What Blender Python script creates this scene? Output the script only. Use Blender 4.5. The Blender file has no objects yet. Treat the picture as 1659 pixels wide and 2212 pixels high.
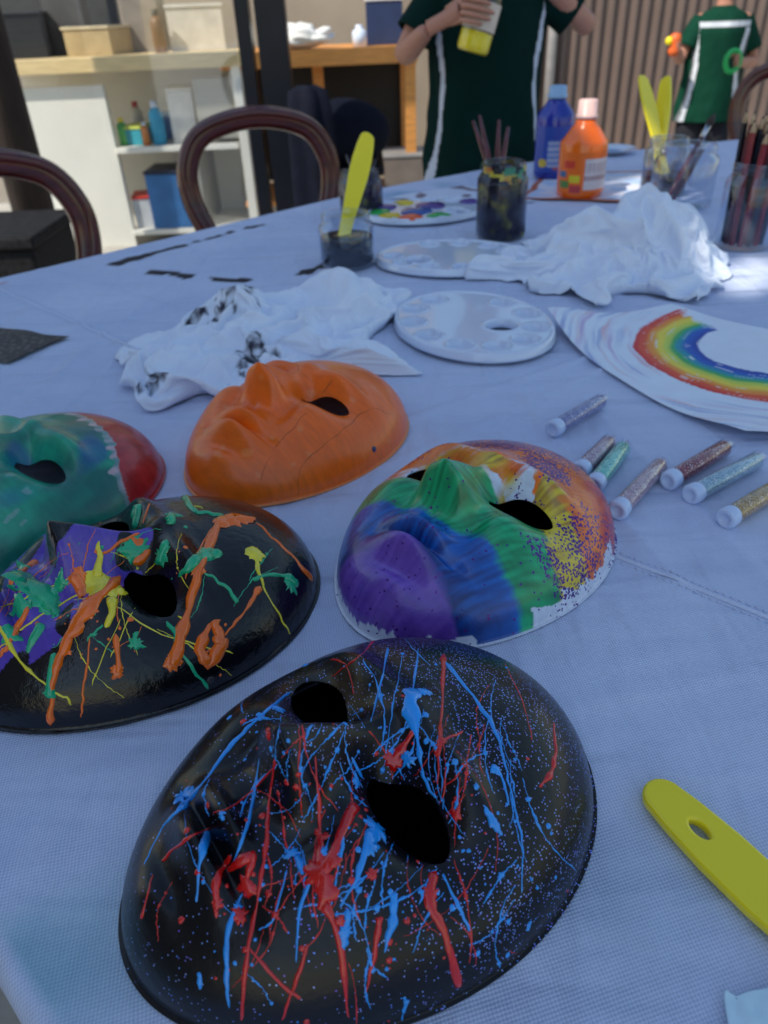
import bpy, math, random
import numpy as np
from mathutils import Vector, Matrix, noise
random.seed(7); np.random.seed(7)
rad=math.radians; sin=math.sin; cos=math.cos; pi=math.pi
scene=bpy.context.scene; C=scene.collection
W,H=1659.,2212.; F=26/36*H; TZ=.75; CAMZ=1.13; PIT=rad(34); ROLL=rad(2.5)
fw=Vector((0,cos(PIT),-sin(PIT))); ul=Vector((0,sin(PIT),cos(PIT))); rl=Vector((1,0,0))
Rv=rl*cos(ROLL)-ul*sin(ROLL); Uv=rl*sin(ROLL)+ul*cos(ROLL)
CAM=Vector((0,0,CAMZ))
def ray(px,py): return fw+Rv*((px-W/2)/F)-Uv*((py-H/2)/F)
def P(px,py,z=TZ):
    d=ray(px,py); return CAM+d*((z-CAMZ)/d.z)
def D(px,py,t): return CAM+ray(px,py)*t
def proj(p):
    v=p-CAM; dz=v.dot(fw); return (W/2+v.dot(Rv)/dz*F, H/2-v.dot(Uv)/dz*F, dz)
def htop(b,py):
    lo,hi=0,.8
    for _ in range(30):
        m=(lo+hi)/2
        if proj(b+Vector((0,0,m)))[1]>py: lo=m
        else: hi=m
    return lo
# ---------------------------------------------------------------- mesh helpers
class MB:
    def __init__(s): s.v=[];s.f=[];s.m=[];s.c=[];s.hc=False
    def add(s,vf,mi=0,col=None):
        v,f=vf; o=len(s.v); s.v+= [tuple(p) for p in v]; s.f+=[tuple(i+o for i in q) for q in f]; s.m+=[mi]*len(f)
        if col is not None:
            s.hc=True
            if len(col)==len(v) and not isinstance(col[0],(int,float)): s.c+=[tuple(k) for k in col]
            else: s.c+=[tuple(col)]*len(v)
        else: s.c+=[(1,1,1)]*len(v)
        return s
    def build(s,name,mats,parent=None,smooth=True,loc=None,rot=None,bevel=0,solid=0,sub=0):
        me=bpy.data.meshes.new(name); me.from_pydata(s.v,[],s.f); me.update()
        if not isinstance(mats,(list,tuple)): mats=[mats]
        for m in mats: me.materials.append(m)
        me.polygons.foreach_set('material_index',s.m)
        me.polygons.foreach_set('use_smooth',[smooth]*len(s.f))
        if s.hc:
            a=me.color_attributes.new('Col','FLOAT_COLOR','POINT')
            arr=np.ones((len(s.v),4),np.float32); arr[:,:3]=np.array(s.c,np.float32); a.data.foreach_set('color',arr.ravel())
        o=bpy.data.objects.new(name,me); C.objects.link(o)
        if parent: o.parent=parent
        if loc is not None: o.location=loc
        if rot is not None: o.rotation_euler=rot
        if sub:
            d=o.modifiers.new('u','SUBSURF'); d.levels=sub; d.render_levels=sub
        if solid:
            d=o.modifiers.new('s','SOLIDIFY'); d.thickness=solid; d.offset=-1
        if bevel:
            d=o.modifiers.new('b','BEVEL'); d.width=bevel; d.segments=2; d.limit_method='ANGLE'
        return o
def tag(o,label=None,cat=None,group=None,kind=None):
    if label: o['label']=label
    if cat: o['category']=cat
    if group: o['group']=group
    if kind: o['kind']=kind
    return o
def thing(name,label,cat,loc=(0,0,0),rotz=0,group=None):
    o=bpy.data.objects.new(name,None); C.objects.link(o); o.location=loc; o.rotation_euler=(0,0,rotz); o.empty_display_size=.05
    return tag(o,label,cat,group)
def copy_tree(o,parent=None):
    c=o.copy(); C.objects.link(c); c.parent=parent
    for ch in list(o.children): copy_tree(ch,c)
    return c
def lathe(prof,n=36):
    v=[];f=[]
    for r,z in prof:
        for i in range(n):
            a=2*pi*i/n; v.append((r*cos(a),r*sin(a),z))
    for j in range(len(prof)-1):
        for i in range(n):
            k=(i+1)%n; f.append((j*n+i,j*n+k,(j+1)*n+k,(j+1)*n+i))
    return v,f
def xf(vf,M):
    return [M@Vector(p) for p in vf[0]],vf[1]
def box(cx,cy,cz,sx,sy,sz,rz=0):
    v=[]
    for z in (-1,1):
        for x,y in ((-1,-1),(1,-1),(1,1),(-1,1)):
            X=x*sx/2;Y=y*sy/2; v.append((cx+X*cos(rz)-Y*sin(rz),cy+X*sin(rz)+Y*cos(rz),cz+z*sz/2))
    return v,[(3,2,1,0),(4,5,6,7),(0,1,5,4),(1,2,6,5),(2,3,7,6),(3,0,4,7)]
def tube(pts,rads,n=10,flat=1.0,up=None,cap=True,closed=False):
    pts=[Vector(p) for p in pts]
    if not hasattr(rads,'__len__'): rads=[rads]*len(pts)
    v=[];f=[]; N=len(pts); prev=None
    for i,p in enumerate(pts):
        if closed: t=(pts[(i+1)%N]-pts[i-1])
        else: t=pts[min(i+1,N-1)]-pts[max(i-1,0)]
        t.normalize()
        if up is not None: a=Vector(up)-t*Vector(up).dot(t)
        elif prev is None:
            a=Vector((0,0,1)) if abs(t.z)<.9 else Vector((1,0,0)); a=a-t*a.dot(t)
        else: a=prev-t*prev.dot(t)
        a.normalize(); prev=a; b=t.cross(a)
        for k in range(n):
            g=2*pi*k/n; v.append(p+(a*cos(g)*flat+b*sin(g))*rads[i])
    R=N if closed else N-1
    for i in range(R):
        j=(i+1)%N
        for k in range(n):
            l=(k+1)%n; f.append((i*n+k,i*n+l,j*n+l,j*n+k))
    if cap and not closed: f.append(tuple(range(n-1,-1,-1))); f.append(tuple((N-1)*n+k for k in range(n)))
    return v,f
def smooth(pts,k=6,closed=False):
    pts=[Vector(p) for p in pts]; out=[]; N=len(pts)
    rng=range(N) if closed else range(N-1)
    for i in rng:
        if closed: p0,p1,p2,p3=pts[i-1],pts[i],pts[(i+1)%N],pts[(i+2)%N]
        else: p0,p1,p2,p3=pts[max(i-1,0)],pts[i],pts[i+1],pts[min(i+2,N-1)]
        for s in range(k):
            t=s/k; out.append(.5*((2*p1)+(p2-p0)*t+(2*p0-5*p1+4*p2-p3)*t*t+(3*p1-p0-3*p2+p3)*t**3))
    if not closed: out.append(pts[-1])
    return out
def flat_shape(splines,ext,bev):
    cu=bpy.data.curves.new('tmp','CURVE'); cu.dimensions='2D'; cu.fill_mode='BOTH'; cu.extrude=ext; cu.bevel_depth=bev; cu.bevel_resolution=2
    for s in splines:
        sp=cu.splines.new('POLY'); sp.points.add(len(s)-1); sp.use_cyclic_u=True
        for i,p in enumerate(s): sp.points[i].co=(p[0],p[1],0,1)
    o=bpy.data.objects.new('tmp',cu); C.objects.link(o); bpy.context.view_layer.update()
    me=bpy.data.meshes.new_from_object(o.evaluated_get(bpy.context.evaluated_depsgraph_get()))
    r=([tuple(v.co) for v in me.vertices],[tuple(p.vertices) for p in me.polygons])
    bpy.data.objects.remove(o); bpy.data.curves.remove(cu); bpy.data.meshes.remove(me)
    return r
def skin(joints,edges,root,sub=2):
    names=list(joints); me=bpy.data.meshes.new('tmp'); me.from_pydata([joints[n][0] for n in names],[(names.index(a),names.index(b)) for a,b in edges],[])
    o=bpy.data.objects.new('tmp',me); C.objects.link(o); m=o.modifiers.new('k','SKIN'); m.use_smooth_shade=True
    for i,n in enumerate(names):
        r=joints[n][1]; r=r if hasattr(r,'__len__') else (r,r)
        me.skin_vertices[0].data[i].radius=r; me.skin_vertices[0].data[i].use_root=(n==root)
    s=o.modifiers.new('s','SUBSURF'); s.levels=sub; s.render_levels=sub
    bpy.context.view_layer.update()
    e=bpy.data.meshes.new_from_object(o.evaluated_get(bpy.context.evaluated_depsgraph_get()))
    r=([tuple(v.co) for v in e.vertices],[tuple(p.vertices) for p in e.polygons])
    bpy.data.objects.remove(o); bpy.data.meshes.remove(me); bpy.data.meshes.remove(e)
    return r
def ellipsoid(c,rx,ry,rz,n=16,m=12):
    v=[];f=[]
    for j in range(m+1):
        t=pi*j/m
        for i in range(n):
            a=2*pi*i/n; v.append((c[0]+rx*sin(t)*cos(a),c[1]+ry*sin(t)*sin(a),c[2]+rz*cos(t)))
    for j in range(m):
        for i in range(n):
            k=(i+1)%n; f.append((j*n+i,(j+1)*n+i,(j+1)*n+k,j*n+k))
    return v,f
def resample(pts,n):
    P_=pts+[pts[0]]; d=[0]
    for i in range(len(pts)): d.append(d[-1]+(P_[i+1]-P_[i]).length)
    out=[];j=0
    for k in range(n):
        s=d[-1]*k/n
        while d[j+1]<s: j+=1
        out.append(P_[j].lerp(P_[j+1],(s-d[j])/max(d[j+1]-d[j],1e-9)))
    return out
# ---------------------------------------------------------------- rag simulation, done first while the scene is empty
def sim_rag(out,cen,peaks,seed,grow,frames,h0=.015,ng=92,grav=.7):
    S=10.
    o2=[P(*q).xy for q in out]; o2=resample([v.xy for v in smooth([Vector((p.x,p.y,0)) for p in o2],5,True)],360)
    c=P(*cen).xy; angs=[math.atan2((p-c).y,(p-c).x) for p in o2]
    def bnd(a):
        best=min(range(360),key=lambda i:abs((angs[i]-a+pi)%(2*pi)-pi)); return (o2[best]-c).length
    tab=[bnd(-pi+2*pi*k/360) for k in range(361)]
    pk=[(P(*q[0]).xy,q[1],q[2]) for q in peaks]
    def heap(x,y,s):
        p=Vector((x,y)); hh=h0
        for q,hq,sq in pk: hh+=hq*math.exp(-((p-q).length/sq)**2)
        return hh*max(0,1-s**2.5)
    v=[];n=ng;pin=[]
    for i in range(n+1):
        for j in range(n+1):
            u=2*i/n-1; w=2*j/n-1; dx=u*math.sqrt(1-w*w/2); dy=w*math.sqrt(1-u*u/2); r=math.hypot(dx,dy); a=math.atan2(dy,dx)
            k=(a+pi)/(2*pi)*360; k0=int(k)%360; R_=tab[k0]+(tab[k0+1]-tab[k0])*(k-int(k)); R_*=.95
            x=c.x+cos(a)*R_*r; y=c.y+sin(a)*R_*r
            rdg=1-2*abs(noise.noise(Vector((x*20,y*20,seed)))); rd2=1-2*abs(noise.noise(Vector((x*44,y*44,seed+4))))
            z=heap(x,y,r)+.010+(.013*rdg+.006*rd2)*(1-r**4)+.006
            if r>.99 and noise.noise(Vector((cos(a)*2.5,sin(a)*2.5,seed)))>-.1: pin.append(len(v)); z=.004
            x+=.010*noise.noise(Vector((x*24,y*24,seed+5))); y+=.010*noise.noise(Vector((x*24,y*24,seed+8)))
            v.append(((x-c.x)*S,(y-c.y)*S,max(z,.004)*S))
    f=[(i*(n+1)+j,(i+1)*(n+1)+j,(i+1)*(n+1)+j+1,i*(n+1)+j+1) for i in range(n) for j in range(n)]
    me=bpy.data.meshes.new('tmp'); me.from_pydata(v,[],f); ob=bpy.data.objects.new('tmp',me); C.objects.link(ob)
    vg=ob.vertex_groups.new(name='pin'); vg.add(pin,1.0,'REPLACE')
    gv=[];G=60
    for i in range(G+1):
        for j in range(G+1):
            x=(i/G-.5)*8; y=(j/G-.5)*8; a=math.atan2(y,x); r=math.hypot(x,y)/S; k0=int((a+pi)/(2*pi)*360)%360
            s=min(1,r/(tab[k0]*.75)); gv.append((x,y,heap(c.x+x/S,c.y+y/S,s)*S*.8))
    gf=[(i*(G+1)+j,(i+1)*(G+1)+j,(i+1)*(G+1)+j+1,i*(G+1)+j+1) for i in range(G) for j in range(G)]
    gm=bpy.data.meshes.new('tmp'); gm.from_pydata(gv,[],gf); go=bpy.data.objects.new('tmp',gm); C.objects.link(go)
    go.modifiers.new('c','COLLISION'); go.collision.thickness_outer=.02; go.collision.cloth_friction=60
    cl=ob.modifiers.new('cl','CLOTH'); s=cl.settings; s.quality=6; s.mass=.3; s.tension_stiffness=25; s.compression_stiffness=25; s.shear_stiffness=8; s.bending_stiffness=.02; s.tension_damping=8; s.compression_damping=8; s.air_damping=2
    s.shrink_min=-grow; s.vertex_group_mass='pin'; s.effector_weights.gravity=grav
    cs=cl.collision_settings; cs.collision_quality=2; cs.distance_min=.015; cs.use_self_collision=True; cs.self_distance_min=.015
    cl.point_cache.frame_start=1; cl.point_cache.frame_end=frames
    for fr in range(1,frames+1): scene.frame_set(fr)
    e=bpy.data.meshes.new_from_object(ob.evaluated_get(bpy.context.evaluated_depsgraph_get()))
    vv=[(p.co.x/S,p.co.y/S,p.co.z/S) for p in e.vertices]; ff=[tuple(p.vertices) for p in e.polygons]
    bpy.data.objects.remove(ob); bpy.data.objects.remove(go)
    vv=[(x,y,max(z-.0015,.0015)) for x,y,z in vv]
    return c,vv,ff
OUT1=[(280,805),(290,866),(345,888),(430,862),(520,855),(640,850),(760,805),(860,822),(835,785),(792,758),(850,700),(905,655),(850,640),(760,640),(650,660),(560,680),(450,690),(370,725),(300,768)]
OUT2=[(965,612),(1050,600),(1130,634),(1200,642),(1290,668),(1330,642),(1420,642),(1520,655),(1548,600),(1540,560),(1480,530),(1400,520),(1280,515),(1180,520),(1110,550),(1040,580)]
SIM1=sim_rag(OUT1,(570,750),[((520,720),.03,.06),((740,680),.035,.06),((420,790),.012,.05)],3,.42,20)
SIM2=sim_rag(OUT2,(1320,592),[((1350,575),.06,.08),((1220,580),.03,.06),((1460,585),.03,.06)],13,.42,20,.02)
scene.frame_set(1)
# ---------------------------------------------------------------- materials
def nt(name):
    m=bpy.data.materials.new(name); m.use_nodes=True; t=m.node_tree; b=t.nodes['Principled BSDF']; return m,t,b
def ramp(t,fac,stops):
    r=t.nodes.new('ShaderNodeValToRGB'); e=r.color_ramp.elements
    e[0].position=stops[0][0]; e[0].color=(*stops[0][1],1); e[1].position=stops[-1][0]; e[1].color=(*stops[-1][1],1)
    for p,c in stops[1:-1]:
        k=e.new(p); k.color=(*c,1)
    t.links.new(fac,r.inputs[0]); return r.outputs[0]
def mixc(t,fac,a,b,mode='MIX'):
    n=t.nodes.new('ShaderNodeMix'); n.data_type='RGBA'; n.blend_type=mode
    for s,x in ((0,fac),(6,a),(7,b)):
        if hasattr(x,'is_linked') or hasattr(x,'links'): t.links.new(x,n.inputs[s])
        elif isinstance(x,(int,float)): n.inputs[s].default_value=x
        else: n.inputs[s].default_value=(*x,1)
    return n.outputs[2]
def noi(t,scale,detail=3,coord=None,rough=.5,dist=0):
    n=t.nodes.new('ShaderNodeTexNoise'); n.inputs['Scale'].default_value=scale; n.inputs['Detail'].default_value=detail; n.inputs['Roughness'].default_value=rough; n.inputs['Distortion'].default_value=dist
    t.links.new(coord,n.inputs[0]); return n.outputs[0]
def mapp(t,coord,scale=(1,1,1),rot=(0,0,0)):
    n=t.nodes.new('ShaderNodeMapping'); n.inputs['Scale'].default_value=scale; n.inputs['Rotation'].default_value=rot; t.links.new(coord,n.inputs[0]); return n.outputs[0]
def math_(t,op,a,b=0,c=0):
    n=t.nodes.new('ShaderNodeMath'); n.operation=op
    for i,x in enumerate((a,b,c)):
        if hasattr(x,'links'): t.links.new(x,n.inputs[i])
        else: n.inputs[i].default_value=x
    return n.outputs[0]
def bump(t,b,h,strength,dist):
    n=t.nodes.new('ShaderNodeBump'); n.inputs['Strength'].default_value=strength; n.inputs['Distance'].default_value=dist; t.links.new(h,n.inputs['Height'])
    if b.inputs['Normal'].is_linked: t.links.new(b.inputs['Normal'].links[0].from_socket,n.inputs['Normal'])
    t.links.new(n.outputs[0],b.inputs['Normal'])
def pm(name,col=(.5,.5,.5),rough=.5,var=.25,vs=12,bs=80,bd=.0005,bst=.4,metal=0,coat=0,attr=False,trans=0,stretch=(1,1,1),spec=.5):
    m,t,b=nt(name); co=t.nodes.new('ShaderNodeTexCoord').outputs['Object']; cs=mapp(t,co,stretch)
    n=noi(t,vs,4,cs)
    if attr:
        a=t.nodes.new('ShaderNodeAttribute'); a.attribute_name='Col'; base=a.outputs['Color']
    else: base=col
    k=ramp(t,n,[(.3,(1-var,)*3),(.7,(1,1,1))])
    t.links.new(mixc(t,1.0,base,k,'MULTIPLY'),b.inputs['Base Color'])
    b.inputs['Roughness'].default_value=rough; b.inputs['Metallic'].default_value=metal; b.inputs['Coat Weight'].default_value=coat; b.inputs['Specular IOR Level'].default_value=spec
    b.inputs['Transmission Weight'].default_value=trans
    if bd: bump(t,b,noi(t,bs,4,cs),bst,bd)
    return m
def glass(name,tint=(1,1,1),dirt=0,dcol=(.3,.3,.3),base=.04,k_=.6):
    m,t,b=nt(name); t.nodes.remove(b); out=t.nodes['Material Output']
    tr=t.nodes.new('ShaderNodeBsdfTransparent'); tr.inputs[0].default_value=(*tint,1)
    gl=t.nodes.new('ShaderNodeBsdfGlossy'); gl.inputs['Roughness'].default_value=.03; gl.inputs[0].default_value=(.9,.95,1,1)
    lw=t.nodes.new('ShaderNodeLayerWeight'); lw.inputs[0].default_value=.35
    fr=math_(t,'MULTIPLY_ADD',math_(t,'POWER',lw.outputs['Facing'],2.2),k_,base)
    mx=t.nodes.new('ShaderNodeMixShader'); t.links.new(fr,mx.inputs[0]); t.links.new(tr.outputs[0],mx.inputs[1]); t.links.new(gl.outputs[0],mx.inputs[2])
    last=mx.outputs[0]
    if dirt:
        co=t.nodes.new('ShaderNodeTexCoord').outputs['Object']
        n=noi(t,30,4,co); k=math_(t,'MULTIPLY',ramp(t,n,[(.45,(0,0,0)),(.7,(1,1,1))]),dirt)
        df=t.nodes.new('ShaderNodeBsdfDiffuse'); n2=noi(t,22,2,mapp(t,co,(1,1,1),(.4,1,2)))
        t.links.new(ramp(t,n2,[(.5,dcol),(.6,(.3,.27,.08)),(.68,(.06,.16,.12)),(.76,(.3,.1,.03))]),df.inputs[0])
        m2=t.nodes.new('ShaderNodeMixShader'); t.links.new(k,m2.inputs[0]); t.links.new(last,m2.inputs[1]); t.links.new(df.outputs[0],m2.inputs[2]); last=m2.outputs[0]
    t.links.new(last,out.inputs[0]); return m
def cloth_mat():
    m,t,b=nt('canvas_cloth'); co=t.nodes.new('ShaderNodeTexCoord').outputs['Object']
    a=t.nodes.new('ShaderNodeAttribute'); a.attribute_name='Col'
    wv=mapp(t,co,(1,1,1),(0,0,rad(33))); wn=noi(t,60,2,co)
    sx=t.nodes.new('ShaderNodeSeparateXYZ'); t.links.new(wv,sx.inputs[0])
    X=math_(t,'ADD',math_(t,'MULTIPLY',sx.outputs[0],2500.),math_(t,'MULTIPLY',wn,3.)); Y=math_(t,'ADD',math_(t,'MULTIPLY',sx.outputs[1],2250.),math_(t,'MULTIPLY',wn,3.))
    w=math_(t,'MULTIPLY',math_(t,'SINE',X),math_(t,'SINE',Y)); w=math_(t,'MULTIPLY_ADD',w,.5,.5)
    w2=math_(t,'ADD',w,math_(t,'MULTIPLY',noi(t,350,2,co),.45))
    base=mixc(t,1.0,a.outputs['Color'],ramp(t,w2,[(.1,(.64,.67,.72)),(1.1,(1,1,1))]),'MULTIPLY')
    base=mixc(t,1.0,base,ramp(t,noi(t,5,4,co,.55),[(.3,(.84,.87,.92)),(.65,(1,1,1))]),'MULTIPLY')
    t.links.new(base,b.inputs['Base Color']); b.inputs['Roughness'].default_value=.75; b.inputs['Specular IOR Level'].default_value=.3
    cr=noi(t,6,2,mapp(t,co,(1,4,1),(0,0,rad(-38))),.4,.3); bump(t,b,cr,.8,.018)
    cr2=noi(t,8,2,mapp(t,co,(4,1,1),(0,0,rad(-20))),.4,.4); bump(t,b,cr2,.6,.012)
    bump(t,b,w,.5,.0006)
    return m
def glitter_mat(name,cols,scale=650,thr=.55,size=.3,rough=.42,region=(.38,.6),bst=.5,spec=.5,coat=0):
    m,t,b=nt(name); co=t.nodes.new('ShaderNodeTexCoord').outputs['Object']
    a=t.nodes.new('ShaderNodeAttribute'); a.attribute_name='Col'
    v=t.nodes.new('ShaderNodeTexVoronoi'); v.inputs['Scale'].default_value=scale; t.links.new(co,v.inputs['Vector'])
    s=t.nodes.new('ShaderNodeSeparateColor'); t.links.new(v.outputs['Color'],s.inputs[0])
    near=math_(t,'LESS_THAN',v.outputs['Distance'],size); sel=math_(t,'GREATER_THAN',s.outputs[0],thr)
    ar=t.nodes.new('ShaderNodeAttribute'); ar.attribute_name='Glit'
    reg=math_(t,'MULTIPLY',ramp(t,noi(t,22,3,co),[(region[0],(0,0,0)),(region[1],(1,1,1))]),ar.outputs['Fac'])
    sel2=math_(t,'LESS_THAN',s.outputs[2],reg)
    k=math_(t,'MULTIPLY',math_(t,'MULTIPLY',near,sel),sel2)
    gc=ramp(t,s.outputs[1],[(0,cols[0]),(.5,cols[1]),(1,cols[2])])
    k1=ramp(t,noi(t,60,4,mapp(t,co,(1,4,1),(0,0,.6))),[(.3,(.82,.82,.82)),(.7,(1,1,1))])
    base=mixc(t,1.0,a.outputs['Color'],k1,'MULTIPLY')
    t.links.new(mixc(t,k,base,gc),b.inputs['Base Color']); b.inputs['Roughness'].default_value=rough; b.inputs['Specular IOR Level'].default_value=spec; b.inputs['Coat Weight'].default_value=coat; b.inputs['Coat Roughness'].default_value=.1
    t.links.new(math_(t,'MULTIPLY',k,.5),b.inputs['Metallic'])
    bump(t,b,noi(t,120,5,co,.6),bst,.0008); bump(t,b,noi(t,900,2,co),.35,.0002)
    return m
M={}
M['cloth']=cloth_mat()
M['rag']=pm('white_cotton',rough=.9,var=.06,vs=20,bs=900,bd=.0004,bst=.3,attr=True,spec=.2)
M['plastic_white']=pm('white_plastic',(.7,.78,.94),.14,.04,bs=40,bd=.0003,bst=.1,coat=.5)
M['paper']=pm('paint_paper',rough=.5,var=.06,vs=40,bs=300,bd=.0003,attr=True)
M['wood_red']=pm('mahogany',(.11,.012,.008),.22,.5,14,50,.0006,.15,coat=.5,stretch=(1,1,4))
M['pine']=pm('pine_board',(.85,.36,.09),.45,.25,9,60,.0008,stretch=(1,8,8))
M['pine_pale']=pm('pale_board',(.92,.7,.36),.45,.2,9,60,.0008,stretch=(1,8,8))
M['cab']=pm('cream_laminate',(.9,.88,.8),.4,.08,4,30,.0004,.2)
M['cab_shade']=pm('shaded_cream_laminate',(.42,.4,.35),.4,.12,4,30,.0004,.2)  # darker copy of the cream laminate, its shade put into the colour
M['black_metal']=pm('black_aluminium',(.006,.008,.014),.3,.2,8,60,.0003,spec=.25)
M['black_fab']=pm('black_fabric',(.006,.008,.02),.85,.4,20,200,.002,spec=.15)
M['wall']=pm('beige_render',(.4,.33,.26),.85,.25,2.5,60,.003)
M['concrete']=pm('paving_concrete',(.55,.52,.46),.85,.3,6,90,.004,.6)
M['fence']=pm('brown_steel_sheet',(.16,.115,.10),.5,.2,3,20,.0006,.2)
M['skinm']=pm('skin',(.52,.24,.16),.5,.15,12,150,.0004,.3)
M['shirt']=pm('polo_knit',rough=.85,var=.25,vs=9,bs=500,bd=.0006,attr=True,spec=.1)
M['trouser']=pm('grey_trouser',(.03,.031,.04),.9,.3,10,300,.001,spec=.1)
M['hair']=pm('brown_hair',(.05,.028,.015),.5,.5,40,120,.003,stretch=(1,1,.2))
M['shoe']=pm('black_leather',(.015,.015,.015),.4,.3)
M['glass']=glass('clear_glass',(.92,.94,.97),base=.06,k_=.8)
M['tube_glass']=glass('tube_plastic',(.98,.98,.99),base=.05,k_=.5)
M['glass_dirty']=glass('smeared_glass',(.75,.75,.8),.75,(.05,.045,.08))
M['glass_soft']=glass('lightly_smeared_glass',(.88,.9,.94),.3,(.2,.2,.3),base=.06,k_=.8)
M['yellow']=pm('yellow_plastic',(1.,.8,.012),.2,.04,12,60,.0004,.15,coat=.3)
M['water_black']=pm('inky_water',(.004,.004,.01),.12,.3,bd=0,spec=.25)
M['water_grey']=pm('dirty_water',(.022,.022,.045),.15,.5,25,bd=0,spec=.3)
M['handle_red']=pm('dark_red_lacquer',(.12,.008,.012),.25,.3,40,bd=0,coat=.3)
M['handle_r2']=pm('red_lacquer',(.28,.010,.016),.25,.3,40,bd=0,coat=.3)
M['handle_black']=pm('black_lacquer',(.008,.008,.018),.25,.3,40,bd=0,coat=.3)
M['ferrule']=pm('steel_ferrule',(.6,.62,.66),.25,.15,30,200,.0003,metal=1)
M['bristle']=pm('dark_bristle',(.06,.04,.03),.8,.5,60,400,.001,stretch=(6,6,1))
M['rawwood']=pm('sharpened_wood',(.6,.4,.22),.6,.2,60)
M['vc']=pm('painted_surface',rough=.35,var=.12,vs=30,bs=200,bd=.0003,attr=True,coat=.2)
def flatm(name,c,rough=.45,**k): 
    if name not in M: M[name]=pm(name,c,rough,**k)
    return M[name]
def paint(name,c,r=.12): 
    return pm(name,c,r,.2,90,260,.0012,.6,coat=.6)
# ---------------------------------------------------------------- world, sun, camera
w=bpy.data.worlds.new('World'); scene.world=w; w.use_nodes=True; t=w.node_tree
SEL=rad(50)
sk=t.nodes.new('ShaderNodeTexSky'); sk.sky_type='NISHITA'; sk.sun_disc=False; sk.sun_elevation=SEL; sk.sun_rotation=rad(233.1); sk.air_density=1.6; sk.dust_density=.8; sk.ozone_density=2.
t.links.new(sk.outputs[0],t.nodes['Background'].inputs[0]); t.nodes['Background'].inputs[1].default_value=.15
sd=Vector((.8*cos(SEL),.6*cos(SEL),-sin(SEL)))
L=bpy.data.lights.new('sun','SUN'); L.energy=5; L.angle=rad(.5); L.color=(1,.93,.8)
lo=bpy.data.objects.new('sun',L); C.objects.link(lo); lo.rotation_euler=sd.to_track_quat('-Z','Y').to_euler(); lo.location=(-4,-3,6)
cd=bpy.data.cameras.new('camera'); cam=bpy.data.objects.new('camera',cd); C.objects.link(cam)
cam.matrix_world=Matrix((( Rv.x,Uv.x,-fw.x,CAM.x),(Rv.y,Uv.y,-fw.y,CAM.y),(Rv.z,Uv.z,-fw.z,CAM.z),(0,0,0,1)))
cd.sensor_fit='VERTICAL'; cd.sensor_height=36; cd.lens=26; cd.clip_start=.02; cd.clip_end=500
cd.dof.use_dof=True; cd.dof.focus_distance=.46; cd.dof.aperture_fstop=9.
scene.camera=cam
scene.view_settings.view_transform='Standard'; scene.view_settings.look='None'; scene.view_settings.exposure=0
# ---------------------------------------------------------------- setting
g=MB(); g.add(([(-40,-40,0),(40,-40,0),(40,60,0),(-40,60,0)],[(0,1,2,3)])); tag(g.build('ground',M['concrete'],smooth=False),kind='structure')
m,t_,b_=nt('brown_brick'); co=t_.nodes.new('ShaderNodeTexCoord').outputs['Object']
br=t_.nodes.new('ShaderNodeTexBrick'); br.inputs['Scale'].default_value=4.2; t_.links.new(mapp(t_,co,(1,1,1),(0,rad(90),rad(90))),br.inputs[0])
br.inputs['Color1'].default_value=(.2,.18,.18,1); br.inputs['Color2'].default_value=(.26,.23,.22,1); br.inputs['Mortar'].default_value=(.3,.3,.3,1)
t_.links.new(br.outputs[0],b_.inputs['Base Color']); b_.inputs['Roughness'].default_value=.9
b=thing('added_shade_wall','tall unseen brick wall added left of the table to keep the sun off it','shade blocker',(-3,0,0))  # wall added out of view to block the sun from the table
def back(p):
    s=(p.x+3)/.8; return p.y-.6*s, p.z+s*math.tan(SEL)
holes=[]  # openings cut only to let sun patches through onto the table, sills included
for (px,py,hw,hh) in ((1640,598,.085,.17),(1420,415,.17,.20)):
    y_,z_=back(P(px,py)); holes.append((y_-hw,y_+hw,z_-hh,z_+hh))
ys=sorted([-4.5,.73]+[h[0] for h in holes]+[h[1] for h in holes]); zs=sorted([0,8.8]+[h[2] for h in holes]+[h[3] for h in holes])
mb=MB()
for ya,yb in zip(ys,ys[1:]):
    for za,zb in zip(zs,zs[1:]):
        ins=any(h[0]<(ya+yb)/2<h[1] and h[2]<(za+zb)/2<h[3] for h in holes)
        if not ins: mb.add(box(-.03,(ya+yb)/2,(za+zb)/2,.06,yb-ya,zb-za))
mb.build('wall',m,b,False)
for h in holes:
    mb=MB(); mb.add(box(.03,(h[0]+h[1])/2,h[2]-.04,.05,h[1]-h[0]+.1,.04)); mb.build('sun_gap_sill',M['cab'],b,False)
mb=MB(); mb.add(box(-.03,-1.885,8.85,.3,5.4,.08)); mb.build('coping',M['black_metal'],b,False)
b=thing('house_wall','beige rendered house wall behind the counter, with a wide window','wall',(-2.6,6.35,0))
mb=MB()
for (xa,xb,za,zb) in ((-4,-1.6,0,3),(-1.6,.9,0,1.0),(-1.6,.9,1.9,3),(.9,3.1,0,3)): mb.add(box((xa+xb)/2,0,(za+zb)/2,xb-xa,.2,zb-za))
mb.build('wall',M['wall'],b,False)
mb=MB()
for x in (-1.57,-.35,.87): mb.add(box(x,-.06,1.45,.06,.1,.9))
for z in (1.03,1.87): mb.add(box(-.35,-.065,z,2.5,.1,.06))
mb.build('window_frame',M['black_metal'],b,False)
mb=MB(); mb.add(box(-.35,.02,1.45,2.44,.02,.84)); mb.build('window_pane',flatm('dark_pane',(.05,.06,.07),.05),b,False)
b=thing('corrugated_fence','tall brown corrugated steel fence behind the children','fence',(.5,5.7,0))
mb=MB(); v=[];f=[];n=640
for i in range(n+1):
    x=i*4.8/n; y=.014*math.tanh(2.2*sin(2*pi*x/.075))
    v+=[(x,y,.03),(x,y,2.15)]
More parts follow.
